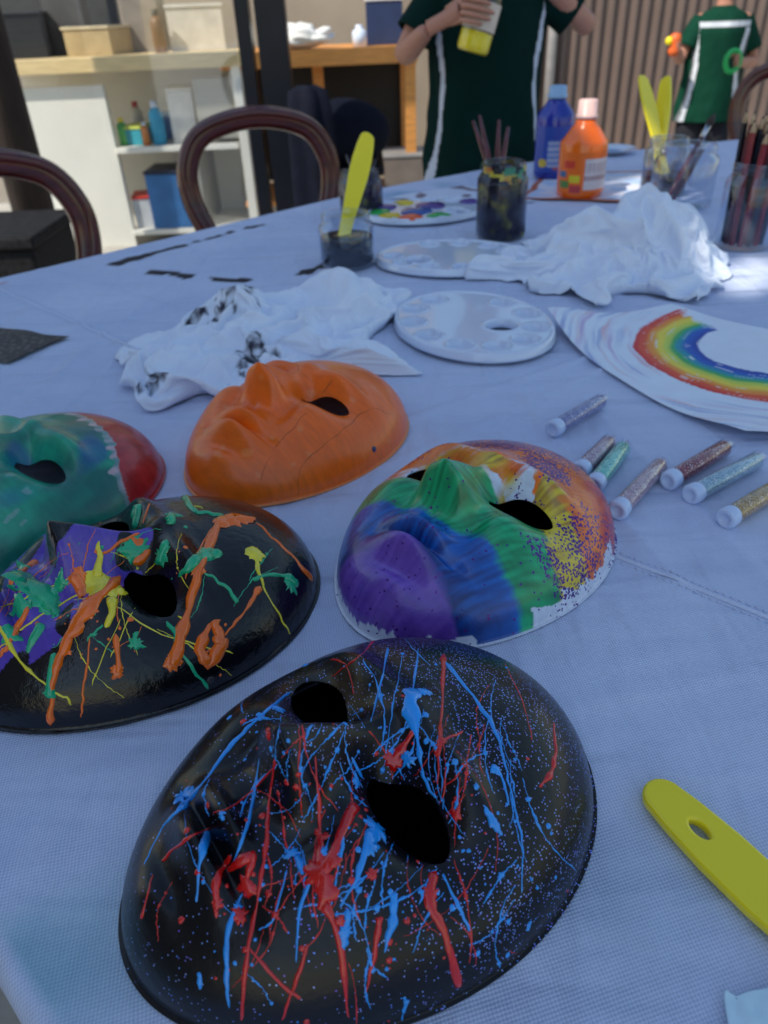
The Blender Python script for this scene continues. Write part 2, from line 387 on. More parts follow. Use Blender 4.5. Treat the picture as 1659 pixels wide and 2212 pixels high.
for i in range(n): f.append((2*i,2*i+2,2*i+3,2*i+1))
mb.add((v,f)); mb.build('sheet',M['fence'],b)
mb=MB(); mb.add(box(2.4,0,2.17,4.8,.06,.05)); mb.build('top_rail',M['fence'],b,False)
for x in (.72,3.0): 
    mb=MB(); mb.add(tube([(x,-.06,0),(x,-.06,2.14)],.03,12)); mb.build('post',flatm('grey_post',(.42,.4,.4)),b)
# ---------------------------------------------------------------- table + cloth
corn=[(-1.045,1.04),(0,2.065),(.5,2.4),(1.3,2.66),(2.2,2.3),(2.1,.7),(.62,-.62)]
pts=[]
N=len(corn)
for i in range(N):
    a=Vector(corn[i]); p=Vector(corn[i-1]); q=Vector(corn[(i+1)%N]); rr=.16
    pa=a+(p-a).normalized()*rr; pb=a+(q-a).normalized()*rr
    for s in range(9):
        u=s/8; pts.append((1-u)**2*pa+2*u*(1-u)*a+u*u*pb)
bd=resample(pts,600)
creases=[]
for (p1,p2,a,wd) in (((0,640),(560,860),.004,.007),((150,600),(700,760),.0034,.007),((900,900),(1250,780),.004,.006),((940,960),(1300,800),.003,.006),((0,850),(300,900),.003,.007),((1350,1500),(1659,1420),.002,.007),((1150,880),(1400,1180),.0022,.006),((1330,640),(1659,690),.004,.009),((500,1600),(0,1900),.0022,.008),((50,720),(330,690),.0035,.006),((850,830),(1180,860),.003,.006),((1300,900),(1659,1250),.002,.006),((100,830),(330,640),.003,.006),((620,1180),(740,1480),.002,.006)):
    A=P(*p1);B=P(*p2); creases.append((A.xy,B.xy,a,wd))
def segd(p,A,B):
    d=B-A; u=max(0,min(1,(p-A).dot(d)/d.length_squared)); return (p-A-d*u).length
def ch(x,y):
    z=.0018*noise.noise(Vector((x*5,y*9,0)))+.001*noise.noise(Vector((x*22,y*12,3)))
    p=Vector((x,y))
    for A,B,a,wd in creases:
        d=B-A; L_=d.length; e=p-A; u=e.dot(d)/L_; q=abs(e.x*d.y-e.y*d.x)/L_
        if q>.03: continue
        fall=math.exp(-max(0,-u,u-L_)**2/.01)
        z+=a*math.exp(-(q/wd)**2)*fall
    return TZ+z-.001
th=thing('dining_table','long outdoor table hidden under the canvas cloth','table',(.5,1.0,0))
mb=MB(); v=[(p.x-.5,p.y-1.0,z) for z in (.715,.7405) for p in bd[::6]]; k=len(bd[::6]); f=[tuple(range(k,2*k)),tuple(range(k-1,-1,-1))]+[(i,(i+1)%k,(i+1)%k+k,i+k) for i in range(k)]
v=[((x)*.985,(y)*.985,z) for x,y,z in v]; mb.add((v,f)); mb.build('tabletop',M['pine'],th,False)
for x,y in ((-1.15,.05),(.75,1.2),(1.3,-.2),(.1,-1.1)):
    mb=MB(); mb.add(box(x,y,.357,.07,.07,.714)); mb.build('leg',M['pine'],th,False,bevel=.004)
C0=Vector((.4,1.1)); mb=MB(); v=[];f=[];cc=[];n=760;R=280
CLC=Vector((.68,.74,.93))
st=[(P(60,2170).xy,.07,(.35,.75,.8),.55),(P(860,420).xy,.07,(.2,.55,.8),.7),(P(1330,1960).xy,.05,(.5,.75,.85),.3),(P(5,612).xy,.012,(.8,.25,.3),.9),(P(960,398).xy,.05,(.3,.6,.8),.5),(P(20,2110).xy,.04,(.3,.65,.75),.5)]
dk=[(P(*a).xy,P(*b_).xy,w_) for a,b_,w_ in (((255,568),(310,550),.022),((310,550),(440,518),.009),((440,518),(570,484),.010),((335,588),(405,597),.016),((468,601),(528,606),.014),((645,590),(692,575),.012),((690,575),(720,540),.007))]
bd=resample([q for q in bd],n)
rs=[ (j/R)**.8 for j in range(R+1)]
for j in range(R+1):
    for i in range(n):
        p=C0.lerp(bd[i],rs[j]); v.append((p.x,p.y,ch(p.x,p.y)))
        c=CLC.copy()
        for q,r,k,a in st:
            d=(p-q).length
            if d<r+.03:
                d+=.02*noise.noise(Vector((p.x*30,p.y*30,0)))
                if d<r: c=c.lerp(Vector(k)*.75,a*(1-max(d,0)/r)**.7)
        if p.x<.05 and p.y>1.2:
            for A,B,w_ in dk:
                if segd(p,A,B)+.014*noise.noise(Vector((p.x*40,p.y*40,2)))<w_*.8: c=Vector((.03,.025,.03))
        cc.append(tuple(c))
sk_=[(.006,-.002),(.011,-.006),(.014,-.013)]+[(.016+.012*s,-.013-.3*s) for s in [k/12 for k in range(1,13)]]
for (o,dz) in sk_:
    for i in range(n):
        tg=(bd[(i+1)%n]-bd[i-1]).normalized(); nn=Vector((-tg.y,tg.x)); 
        if nn.dot(bd[i]-C0)<0: nn=-nn
        s=-dz/.3; wv_=.022*sin(i*.09+2*noise.noise(Vector((i*.03,0,0))))*s
        p=bd[i]+nn*(o+wv_+.012*s); v.append((p.x,p.y,TZ+dz)); cc.append(tuple(CLC))
T=R+len(sk_)
for j in range(T):
    for i in range(n):
        k=(i+1)%n; f.append((j*n+i,(j+1)*n+i,(j+1)*n+k,j*n+k))
mb.add((v,f),0,cc); cl=mb.build('tablecloth',M['cloth']); tag(cl,'large pale canvas cloth with creases draped over the whole table','tablecloth')
def ribbon(pp,w,h=.0006):
    v=[];f=[]
    for i,p in enumerate(pp):
        tg=(pp[min(i+1,len(pp)-1)]-pp[max(i-1,0)]); s=Vector((-tg.y,tg.x,0)).normalized()
        v+=[p-s*w,p-s*w*.6+Vector((0,0,h)),p+s*w*.6+Vector((0,0,h)),p+s*w]
        if i:
            o=4*(i-1)
            for a in range(3): f.append((o+a,o+a+1,o+a+5,o+a+4))
    return v,f
sm=pm('seam_thread',(.7,.76,.95),.8,.15,bs=1500,bd=.0006,bst=.8)
for (a,b2) in (((1130,1120),(1760,1370)),((-60,595),(300,760))):
    A=P(*a);B=P(*b2); mb=MB(); q=[]
    for i in range(121):
        p=A.lerp(B,i/120); q.append(Vector((p.x,p.y,ch(p.x,p.y)+.0003)))
    mb.add(ribbon(q,.0022,.0008)); dirn=(B-A).normalized(); sd_=Vector((-dirn.y,dirn.x,0))
    L_=(B-A).length; k=int(L_/.006)
    for i in range(k):
        for s in ((-.006),( .0055)):
            p=A+dirn*(i*.006)+sd_*s; z=ch(p.x,p.y)+.0005
            mb.add(tube([(p.x,p.y,z),(p.x+dirn.x*.0036,p.y+dirn.y*.0036,z)],.0006,5))
    mb.build('seam',sm,cl)
# ---------------------------------------------------------------- masks
A_,B_,HD=.108,.141,.066
EX,EY,EW,EH,EP=.043,-.002,.0265,.0145,1.75
def mr(x,y):
    yy=y/B_; w=1+.10*yy-.03*yy*yy; return np.sqrt((x/(A_*w))**2+yy**2)
def mask_h(x,y):
    x=np.asarray(x,float); y=np.asarray(y,float); r=np.clip(mr(x,y),0,1)
    r2=np.clip(r/.982,0,1)
    z=HD*(1-r2**2.8)**.55+.0010*(1-r**30); fade=1-r**8; y=y+.016
    G=lambda cx,cy,sx,sy,a: a*np.exp(-((x-cx)/sx)**2-((y-cy)/sy)**2)
    S2=lambda cx,cy,sx,sy,a: G(cx,cy,sx,sy,a)+G(-cx,cy,sx,sy,a)
    t=np.clip((.036-y)/.064,0,1); s=.0078+.009*t
    hn=.004+.035*t**1.1
    hn=np.where(y<-.028,hn*np.exp(-((y+.028)/.0075)**2),hn); hn=np.where(y>.036,hn*np.exp(-((y-.036)/.02)**2),hn)
    n_=hn*np.exp(-(np.abs(x)/s)**1.9)+S2(.0165,-.027,.0085,.0085,.012)
    n_+=S2(EX,.015,.027,.0175,-.021)+S2(.02,.014,.009,.014,-.009)
    n_+=S2(.04,.043,.03,.010,.011)+G(0,.052,.02,.014,.005)
    n_+=S2(.052,-.026,.022,.02,.008)+S2(.031,-.036,.010,.018,-.006)
    n_+=G(0,-.070,.040,.026,.006)+G(0,-.061,.026,.0055,.0075)+G(0,-.0795,.022,.0065,.0095)+G(0,-.0700,.033,.0036,-.0095)+G(0,-.046,.0045,.008,-.003)+G(0,-.093,.026,.007,-.007)+G(0,-.108,.023,.012,.008)
    n_+=S2(.037,-.069,.010,.013,-.004)+S2(.085,.03,.02,.03,-.004)
    return np.maximum(z+n_*fade,0)
def eyeval(x,y):
    out=[]
    for s in (-1,1):
        dx=(x-s*EX)*s; dy=y-EY; a=-.13; u=dx*cos(a)-dy*sin(a); v_=dx*sin(a)+dy*cos(a)
        out.append((np.abs(u/EW)**EP+np.abs(v_/EH)**EP))
    return out
NR,NA=175,480
eye_shade_mat=pm('eye_shade_black',(.0025,.0025,.004),.95,.4,40,600,.0006,spec=.05)
def make_mask(label,c,ang,colfn,mat,glit=None,eye_shade=False):
    th=thing('painted_mask',label,'mask',(c[0],c[1],TZ+.0015),ang-pi/2)
    ss=np.sin(np.linspace(0,1,NR+1)*pi/2); ss=.6*ss+.4*np.linspace(0,1,NR+1)
    aa=np.arange(NA)*2*pi/NA
    r=ss[1:,None]; yy=r*np.sin(aa)[None]; w=1+.10*yy-.03*yy*yy; x=A_*w*r*np.cos(aa)[None]; y=B_*yy
    x=np.concatenate([[0],x.ravel()]); y=np.concatenate([[0],y.ravel()])
    ev=eyeval(x,y); ins=(ev[0]<1)|(ev[1]<1)
    f=[]
    def vid(j,i): return 1+(j-1)*NA+i%NA
    for i in range(NA): f.append((0,vid(1,i),vid(1,i+1)))
    for j in range(1,NR):
        for i in range(NA): f.append((vid(j,i),vid(j+1,i),vid(j+1,i+1),vid(j,i+1)))
    fa=[q for q in f if not all(ins[k] for k in q)]
    used=set(k for q in fa for k in q)
    for s,e in ((-1,ev[0]),(1,ev[1])):
        for k in np.where(e<1)[0]:
            if k in used:
                kk=max(e[k],1e-4)**(-1/EP); x[k]=s*EX+(x[k]-s*EX)*kk; y[k]=EY+(y[k]-EY)*kk
    z=mask_h(x,y)
    us=sorted(used); idx={k:i for i,k in enumerate(us)}
    v=[(float(x[k]),float(y[k]),float(z[k])) for k in us]; fa=[tuple(idx[k] for k in q) for q in fa]
    cc=[colfn(*p) for p in v]
    mb=MB(); mb.add((v,fa),0,cc); o=mb.build('mask_shell',mat,th,solid=.0014)
    a=o.data.attributes.new('Glit','FLOAT','POINT'); a.data.foreach_set('value',[glit(*p) if glit else 0. for p in v])
    if eye_shade:  # flat black sheet under the shell, imitates shade inside the eye holes
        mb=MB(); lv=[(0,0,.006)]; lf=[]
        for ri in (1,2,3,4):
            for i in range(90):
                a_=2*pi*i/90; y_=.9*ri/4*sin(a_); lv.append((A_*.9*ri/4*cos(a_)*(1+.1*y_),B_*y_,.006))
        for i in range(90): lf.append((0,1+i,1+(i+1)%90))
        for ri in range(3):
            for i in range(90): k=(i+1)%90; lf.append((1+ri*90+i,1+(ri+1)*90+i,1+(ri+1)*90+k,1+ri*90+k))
        mb.add((lv,lf)); mb.build('eye_hole_shade',eye_shade_mat,th)
    return dict(o=th,c=Vector((c[0],c[1],TZ+.0015)),rot=Matrix.Rotation(-(ang-pi/2),3,'Z'))
TT=np.arange(.22,1.1,.0006)
def hit(mk,px,py):
    d=mk['rot']@ray(px,py); o=mk['rot']@(CAM-mk['c'])
    x=o.x+d.x*TT; y=o.y+d.y*TT; z=o.z+d.z*TT; ok=(z>0)&(z<.13)&(np.abs(x)<.12)&(np.abs(y)<.145)
    if not ok.any(): return None
    k=np.where(ok)[0]; k=k[mr(x[k],y[k])<.985]
    if len(k)==0: return None
    h=mask_h(x[k],y[k]); q=np.where(z[k]<h)[0]
    if len(q)==0: return None
    k=k[q[0]]; X,Y=x[k],y[k]
    ev=eyeval(X,Y)
    if min(ev)<1.15: return None
    Z=float(mask_h(X,Y)); e=.0008
    gx=float(mask_h(X+e,Y)-mask_h(X-e,Y))/(2*e); gy=float(mask_h(X,Y+e)-mask_h(X,Y-e))/(2*e)
    n=Vector((-gx,-gy,1)).normalized(); return Vector((X,Y,Z)),n,TT[k]
def stroke(mb,mk,pp,ws,hk=.3,maxh=.0014,wk=1.,jit=3.):
    if not hasattr(ws,'__len__'): ws=[ws]*len(pp)
    q=smooth([Vector((a,b_,w_)) for (a,b_),w_ in zip(pp,ws)],9); sd0=random.random()*50
    run=[]
    def flush():
        if len(run)<3: run.clear(); return
        v=[];f=[]
        for i,(p,n,w_) in enumerate(run):
            tg=(run[min(i+1,len(run)-1)][0]-run[max(i-1,0)][0]); 
            s=n.cross(tg); s=s.normalized() if s.length>1e-9 else Vector((1,0,0))
            if i in(0,len(run)-1): w_*=.3
            h=min(w_*hk*2,maxh)
            wl=w_*(1+.45*noise.noise(Vector((i*.45,sd0,0)))); wr=w_*(1+.45*noise.noise(Vector((i*.45,sd0,7))))
            for (a,b_) in ((-1,-.15),(-.8,.55),(-.35,1),(.35,1),(.8,.55),(1,-.15)): v.append(p+s*(wl if a<0 else wr)*a+n*h*b_)
            if i:
                o=6*(i-1)
                for a in range(5): f.append((o+a,o+a+1,o+a+7,o+a+6))
        mb.add((v,f)); run.clear()
    for i,a in enumerate(q):
        jx=jit*noise.noise(Vector((i*.35,sd0,3))); jy=jit*noise.noise(Vector((i*.35,sd0,9)))
        h=hit(mk,a.x+jx,a.y+jy)
        if h is None or (run and (h[0]-run[-1][0]).length>.02): flush()
        if h is None: continue
        w_=max(a.z*wk,1.3)*h[2]/F/2*(1+.7*noise.noise(Vector((i*.28,sd0,1))))
        run.append((h[0],h[1],w_))
    flush()
def blob(mb,mk,px,py,size,lob=0):
    h=hit(mk,px,py)
    if h is None: return
    c,n,t_=h; R_=size*t_/F/2; s=n.orthogonal().normalized(); u=n.cross(s); v=[c+n*min(R_*.45,.0015)];f=[];K=28 if size>14 else 12;ph=random.random()*9
    for ri,(rr_,hh) in enumerate(((.5,.92),(.82,.6),(1,-.1))):
        for i in range(K):
            a=2*pi*i/K; k=1+lob*noise.noise(Vector((cos(a)*2.4,sin(a)*2.4,ph)))+lob*.5*noise.noise(Vector((cos(a)*6,sin(a)*6,ph)))
            p=c+(s*cos(a)+u*sin(a))*R_*(1+(k-1)*rr_)*rr_
            z=float(mask_h(p.x,p.y)) if size>14 else p.z; p.z=z if abs(z-p.z)<.008 else p.z
            v.append(p+n*min(R_*.45,.0015)*hh)
    for i in range(K): f.append((0,1+i,1+(i+1)%K))
    for r in range(2):
        for i in range(K): j=(i+1)%K; f.append((1+r*K+i,1+(r+1)*K+i,1+(r+1)*K+j,1+r*K+j))
    mb.add((v,f))
def thread(mb,mk,x,y,a,l,w,beads=True):
    bow=random.uniform(-.16,.16)*l; pp=[]
    for i in range(6):
        s=i/5; o=bow*4*s*(1-s)+random.uniform(-2,2); pp.append((x-cos(a)*l*s+sin(a)*o,y+sin(a)*l*s+cos(a)*o))
    stroke(mb,mk,pp,[w*.7,w*.5,w*1.5,w*.5,w*1.1,w*.3],wk=1)
    if beads and random.random()<.6: k=random.choice(pp); blob(mb,mk,k[0],k[1],w*3.,.5)
def nz(x,y,z,s,o=0): return noise.noise(Vector((x*s+o,y*s,z*s)))
def lerp3(a,b,k): k=min(1,max(0,k)); return tuple(a[i]+(b[i]-a[i])*k for i in range(3))
def rb(x,y,z):
    n1=nz(x,y,z,34); st_=noise.noise(Vector(((y+x*.6)*40,(x-y*.6)*300,5))); st2=noise.noise(Vector((x*30,y*160,5)))
    ye=y+4.6*x*x+.007*n1+.003*st_+.002*noise.noise(Vector((x*60,y*200,1)))
    white=(.74,.8,.95)
    gb=-.060+ .35*max(0,abs(x)-.02); bl=lambda e,w_: (ye-e)/w_+.5+st2*.6
    pur=lerp3((.13,.05,.42),(.22,.10,.55),.5+st_*.8); k=(ye+.095)/(gb+.095); blue=lerp3((.006,.03,.2),(.006,.14,.6),k*.9+st_*.7); grn_=lerp3((.003,.22,.08),(.008,.5,.2),.5+st_*.9)
    yel_=lerp3((.8,.6,.03),(.45,.25,.04),.2+st_*1.5+n1); org=lerp3((.75,.12,.008),(1.,.22,.015),.6+st_*.7+n1*.6)
    if ye<(gb-.095)/2: c=lerp3(pur,blue,bl(-.094,.006))
    elif ye<(gb+.006)/2: c=lerp3(blue,grn_,bl(gb,.007))
    elif x>.045:
        c=lerp3(grn_,yel_,bl(.007,.004)) if ye<.03 else lerp3(yel_,org,bl(.048,.008)+n1)
    elif ye<.014: c=lerp3(grn_,lerp3(white,yel_,.3+n1*2),bl(.007,.004))
    elif ye<.03: c=lerp3(lerp3(org,yel_,.5+n1*2),white,(nz(x,y,z,25)*2.2+st_+.45))
    else: c=lerp3(lerp3(white,yel_,.3+n1*2),org,bl(.033,.01)+.3+n1*2)
    if ye>.118: c=lerp3(org,(.58,.03,.025),(ye-.122)/.008)
    if y>.0 and x>.06: c=lerp3(c,lerp3((.6,.025,.02),(.8,.06,.02),.5+st_),(ye-.078)/.006)
    r=float(mr(x,y)); rim=.984+.006*nz(x,y,z,30,3)
    if x>.05 and -.06<y<.05: rim-=.03+.025*nz(x,y,z,45,3)+.015*st_
    if y<-.1 : rim-=.01+.01*st_
    if r>rim: c=white
    return c
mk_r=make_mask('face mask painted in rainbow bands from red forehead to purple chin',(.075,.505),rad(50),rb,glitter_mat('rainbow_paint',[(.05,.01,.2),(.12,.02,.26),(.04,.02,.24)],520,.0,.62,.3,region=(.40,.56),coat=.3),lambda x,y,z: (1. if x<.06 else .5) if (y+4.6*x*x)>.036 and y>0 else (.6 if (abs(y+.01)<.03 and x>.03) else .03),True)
def orc(x,y,z):
    k=.6+.6*nz(x,y,z,10)+.15*nz(x,y,z,90); c=lerp3((.95,.14,.003),(1.,.18,.006),k)
    if nz(x,y,z,80,9)>.55: c=lerp3(c,(.95,.4,.15),.25)
    if float(mr(x,y))>.985 : c=(.85,.3,.1)
    return c
mk_o=make_mask('plain orange painted face mask with thin cracks, behind the others',(-.09,.708),rad(57),orc,glitter_mat('orange_paint',[(.9,.5,.2)]*3,600,.99,.2,.34,bst=.3,coat=.2))
def grc(x,y,z):
    ye=y+4.6*x*x+.006*nz(x,y,z,30); s_=noise.noise(Vector((x*160,y*50,0)))
    if ye>.083+.004*s_: return lerp3((.38,.006,.014),(.56,.02,.025),.5+s_)
    if ye>.074+.01*s_: return lerp3((.6,.45,.48),(.15,.3,.3),.5+s_*2)
    k=nz(x,y,z,22,5)
    c=lerp3((.006,.15,.12),(.015,.36,.22),.5+k*1.3+s_*.4)
    c=lerp3(c,(.012,.06,.32),min(.6,max(0,nz(x,y,z,24,11)*3-.75)))
    if y<-.03 and s_>.3: c=lerp3(c,(.3,.42,.45),.5)
    return c
mk_g=make_mask('face mask with blue green face and red forehead at the left edge',(-.34,.60),rad(57),grc,glitter_mat('green_red_paint',[(.1,.2,.6)]*3,600,.8,.3,.3,coat=.3))
def b2(x,y,z):
    d=math.hypot(x+.0,(y+.066)*.85)+.02*nz(x,y,z,25)
    if d<.06 and nz(x,y,z,34,6)>-.25: return (.11,.06,.45)
    return (.004,.004,.006)
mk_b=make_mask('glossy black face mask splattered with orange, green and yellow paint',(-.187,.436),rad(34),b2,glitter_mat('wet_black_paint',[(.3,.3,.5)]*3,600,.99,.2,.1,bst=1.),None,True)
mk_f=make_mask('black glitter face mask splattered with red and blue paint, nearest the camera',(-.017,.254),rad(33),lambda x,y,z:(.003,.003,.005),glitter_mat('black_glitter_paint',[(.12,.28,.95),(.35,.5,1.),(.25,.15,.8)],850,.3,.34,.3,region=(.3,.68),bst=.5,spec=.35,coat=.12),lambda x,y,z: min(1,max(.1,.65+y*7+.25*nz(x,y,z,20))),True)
red=paint('red_paint',(.72,.008,.006)); blu=paint('sky_blue_paint',(.015,.35,1.)); ora=paint('orange_paint_drip',(1.,.17,.004),.08); grn=paint('green_paint_drip',(.004,.45,.2),.08); yel=paint('yellow_paint_drip',(.92,.76,.03),.08)
mb=MB()
for pp,w_ in [([(838,1398),(822,1480),(800,1560)],6),([(893,1490),(888,1530),(905,1620),(915,1680),(940,1725)],[40,36,14,10,6]),([(960,1430),(1010,1490),(1060,1560),(1090,1640),(1100,1700),(1122,1780),(1130,1850),(1125,1930)],[18,8,10,6,5,6,4,4]),
  ([(635,1490),(560,1550),(500,1610),(440,1690),(400,1738),(350,1790),(312,1870)],[11,8,10,7,24,6,4]),([(845,1775),(800,1815),(770,1900),(735,1960)],[46,34,12,6]),([(850,1930),(848,1990),(830,2060)],[16,24,5]),([(752,1965),(745,2020),(740,2060)],[14,26,8]),
  ([(955,1890),(990,1960),(1015,2012)],[7,11,6]),([(1045,1740),(1065,1775),(1085,1805)],[4,22,8]),([(450,1795),(432,1870),(425,1950)],[22,12,6]),([(525,1930),(492,2020),(490,2110),(495,2180)],[7,13,11,4]),([(430,2100),(432,2140)],[16,8]),
  ([(1060,1660),(1085,1680),(1100,1740)],[24,10,4]),([(905,1400),(890,1490)],[4,6]),([(640,1850),(655,1890)],[24,10]),([(1145,1990),(1140,2012)],[20,8]),([(620,1880),(590,1985),(560,2010)],5),([(760,1640),(800,1700),(850,1700)],8),([(880,2160),(872,2190)],[14,8]),([(700,1830),(650,1960),(640,2080)],[10,8,4]),([(560,1640),(540,1760),(500,1880)],[5,9,5])]:
    stroke(mb,mk_f,pp,w_,wk=.9)
for x,y,s in ((395,1722,44),(600,1532,24),(915,1495,28),(815,1795,52),(880,1640,34),(1000,1840,8),(910,1930,14),(745,2010,30),(515,1960,20),(630,1845,30),(480,1760,20),(1098,1990,12),(1160,1920,10),(800,1830,34),(700,1840,24),(770,1690,24)): blob(mb,mk_f,x,y,s,1.)
for i in range(60):
    thread(mb,mk_f,random.gauss(790,180),random.gauss(1720,190),rad(random.gauss(78,30)),random.uniform(50,260),random.choice([2,2.5,3,4,5]))
for i in range(8): thread(mb,mk_f,random.uniform(850,1150),random.uniform(1420,1700),rad(random.gauss(100,12)),random.uniform(100,300),2.5)
for i in range(130): blob(mb,mk_f,random.gauss(780,210),random.gauss(1770,200),random.choice([4,5,6,8,10,14]),.4)
mb.build('paint_splatter',blu,mk_f['o'])['label']='sky blue paint splatter'
mb=MB()
for pp,w_ in [([(958,1415),(955,1530),(950,1600),(945,1700)],[14,6,10,6]),([(1195,1560),(1200,1620),(1190,1670),(1165,1700)],[6,11,14,6]),([(595,1640),(582,1730),(572,1850),(555,1950),(532,2080),(522,2205)],[8,8,12,9,12,8]),([(682,1635),(690,1750),(692,1850),(702,1920),(690,1965)],[6,10,20,46,14]),
  ([(765,1735),(725,1830),(690,1905)],[32,24,30]),([(700,1950),(735,2040),(752,2200)],[24,17,8]),([(665,2040),(640,2120),(610,2205)],[10,10,7]),([(948,1862),(928,1940),(962,2020),(992,2135)],[17,26,19,26]),([(500,1850),(468,1905),(468,1985)],[12,20,8]),([(490,1880),(545,1852),(530,1900)],[16,24,10]),
  ([(715,1425),(750,1440),(765,1500)],4),([(350,1860),(400,1815),(452,1790)],[8,8,4]),([(330,1890),(305,1985)],[6,9]),([(540,2050),(600,2120),(650,2160)],9),([(820,1980),(810,2060),(790,2150)],[20,11,5]),([(460,1760),(520,1730),(600,1650)],4),([(905,1560),(880,1600),(845,1650)],[6,16,26]),([(1000,1580),(955,1600)],[4,13]),([(1090,1430),(1130,1520),(1150,1600)],3)]:
    stroke(mb,mk_f,pp,w_,wk=.9)
for x,y,s in ((985,1760,26),(850,1648,38),(580,1582,24),(805,1890,24),(533,1915,42),(690,1890,64),(640,1700,16),(955,1600,20),(520,1980,34),(930,1930,34),(700,1810,22),(880,1990,16),(470,1955,24),(735,1990,26),(1140,1640,8),(525,1560,12),(720,1860,38)): blob(mb,mk_f,x,y,s,.8)
for i in range(42):
    thread(mb,mk_f,random.gauss(740,190),random.gauss(1740,210),rad(random.gauss(85,30)),random.uniform(60,300),random.choice([2,2.5,3,4,5]))
for i in range(5): thread(mb,mk_f,random.uniform(950,1220),random.uniform(1450,1750),rad(random.gauss(75,30)),random.uniform(120,320),2.2)
for i in range(90): blob(mb,mk_f,random.gauss(720,220),random.gauss(1800,200),random.choice([4,5,6,8,11,15]),.4)
mb.build('paint_splatter',red,mk_f['o'])['label']='red paint splatter'
bk=dict(hk=.42,maxh=.0028,wk=1.,jit=6)
mb=MB()
for pp,w_ in [([(475,1125),(432,1230),(400,1340),(376,1440)],[26,20,22,30]),([(550,1125),(500,1120),(465,1140)],[18,44,24]),([(275,1235),(185,1320),(140,1400),(115,1480),(110,1572)],[22,40,19,16,17]),([(325,1190),(262,1242)],[24,32]),([(562,1268),(530,1320),(482,1378),(440,1420)],[14,7,6,5]),
  ([(462,1342),(478,1390),(452,1438),(435,1402),(455,1350)],22),([(555,1130),(620,1190),(675,1252)],[7,6,12]),([(60,1310),(20,1390),(0,1420)],[16,11,8]),([(250,1370),(258,1455)],[10,20]),([(160,1240),(180,1290)],[32,20]),([(195,1380),(180,1500),(178,1550)],[4,5,6]),([(300,1150),(220,1200)],9),([(20,1260),(80,1210)],[14,20]),([(330,1060),(310,1130)],4),([(480,1110),(440,1170),(400,1250)],5)]: stroke(mb,mk_b,pp,w_,**bk)
for x,y,s in ((172,1248,40),(375,1430,36),(510,1122,54),(255,1452,30),(185,1320,44),(282,1340,12),(150,1410,12),(430,1230,30),(300,1175,30)): blob(mb,mk_b,x,y,s,.7)
for i in range(10): thread(mb,mk_b,random.gauss(250,150),random.gauss(1260,90),rad(random.uniform(20,130)),random.uniform(60,200),2.5)
for i in range(30): blob(mb,mk_b,random.gauss(260,160),random.gauss(1290,100),random.choice([4,5,7,10]),.3)
mb.build('paint_splatter',ora,mk_b['o'])['label']='orange paint drips'
mb=MB()
for pp,w_ in [([(482,1062),(405,1072),(425,1105),(480,1112)],[13,20,12,10]),([(385,1248),(430,1205),(475,1192)],[10,34,22]),([(440,1240),(482,1262),(512,1305)],[7,8,12]),([(545,1250),(608,1242),(640,1262)],[8,11,32]),([(335,1308),(372,1365),(400,1425),(452,1490)],[7,10,7,10]),
  ([(30,1240),(90,1280),(122,1330)],[52,62,26]),([(90,1350),(60,1410)],[30,14]),([(120,1410),(104,1510)],[14,22]),([(360,1165),(345,1215)],[24,36]),([(300,1090),(290,1150)],[30,10]),([(220,1350),(190,1385)],5),([(0,1190),(60,1230)],20),([(290,1370),(300,1400)],[24,10]),([(370,1110),(362,1130)],[26,14])]: stroke(mb,mk_b,pp,w_,**bk)
for x,y,s in ((295,1188,52),(350,1200,46),(100,1300,66),(60,1270,56),(628,1262,32),(292,1392,28),(375,1112,30),(290,1105,34),(20,1370,38),(130,1260,34),(40,1300,46),(250,1130,26)): blob(mb,mk_b,x,y,s,1.)
for i in range(8): thread(mb,mk_b,random.gauss(280,160),random.gauss(1230,90),rad(random.uniform(20,150)),random.uniform(60,160),2.5)
for i in range(24): blob(mb,mk_b,random.gauss(260,160),random.gauss(1260,100),random.choice([4,5,7,10]),.3)
mb.build('paint_splatter',grn,mk_b['o'])['label']='green paint drips'
mb=MB()
for pp,w_ in [([(216,1170),(212,1250)],[10,22]),([(250,1275),(330,1308),(405,1338)],[38,18,6]),([(250,1290),(228,1355)],[22,12]),([(553,1205),(570,1270),(610,1340),(632,1382)],[14,5,4,4]),([(0,1350),(40,1430),(100,1480),(155,1522)],[11,8,6,5]),([(240,1300),(350,1370),(505,1412)],3),([(200,1270),(90,1330),(0,1400)],5),([(0,1310),(60,1290),(170,1240)],3),([(300,1290),(240,1420)],3),([(260,1340),(200,1480)],3),([(430,1060),(400,1080),(440,1100)],5)]: stroke(mb,mk_b,pp,w_,**bk)
for x,y,s in ((220,1266,82),(550,1196,42),(290,1280,22),(405,1338,10)): blob(mb,mk_b,x,y,s,.4)
for i in range(7): thread(mb,mk_b,random.gauss(240,120),random.gauss(1280,80),rad(random.uniform(10,150)),random.uniform(60,220),2.)
mb.build('paint_splatter',yel,mk_b['o'])['label']='yellow paint drips'
mb=MB(); crk=pm('thin_crack',(.3,.05,.01),.7)
for pp in ([(858,900),(800,885),(745,925),(690,970),(650,1010),(643,1075)],[(748,785),(690,860),(640,920),(590,975),(560,1040)],[(640,770),(645,800)]): stroke(mb,mk_o,pp,1.2,.1,.0001,1,5)
mb.build('crack',crk,mk_o['o'])
mb=MB(); blob(mb,mk_o,808,970,13,.4); mb.build('paint_spot',pm('blue_paint_spot',(.01,.04,.15),.3),mk_o['o'])
mb=MB(); blob(mb,mk_b,455,1470,18,.1); mb.build('elastic_hole',pm('hole_shadow',(.03,.03,.03),.4),mk_b['o'])
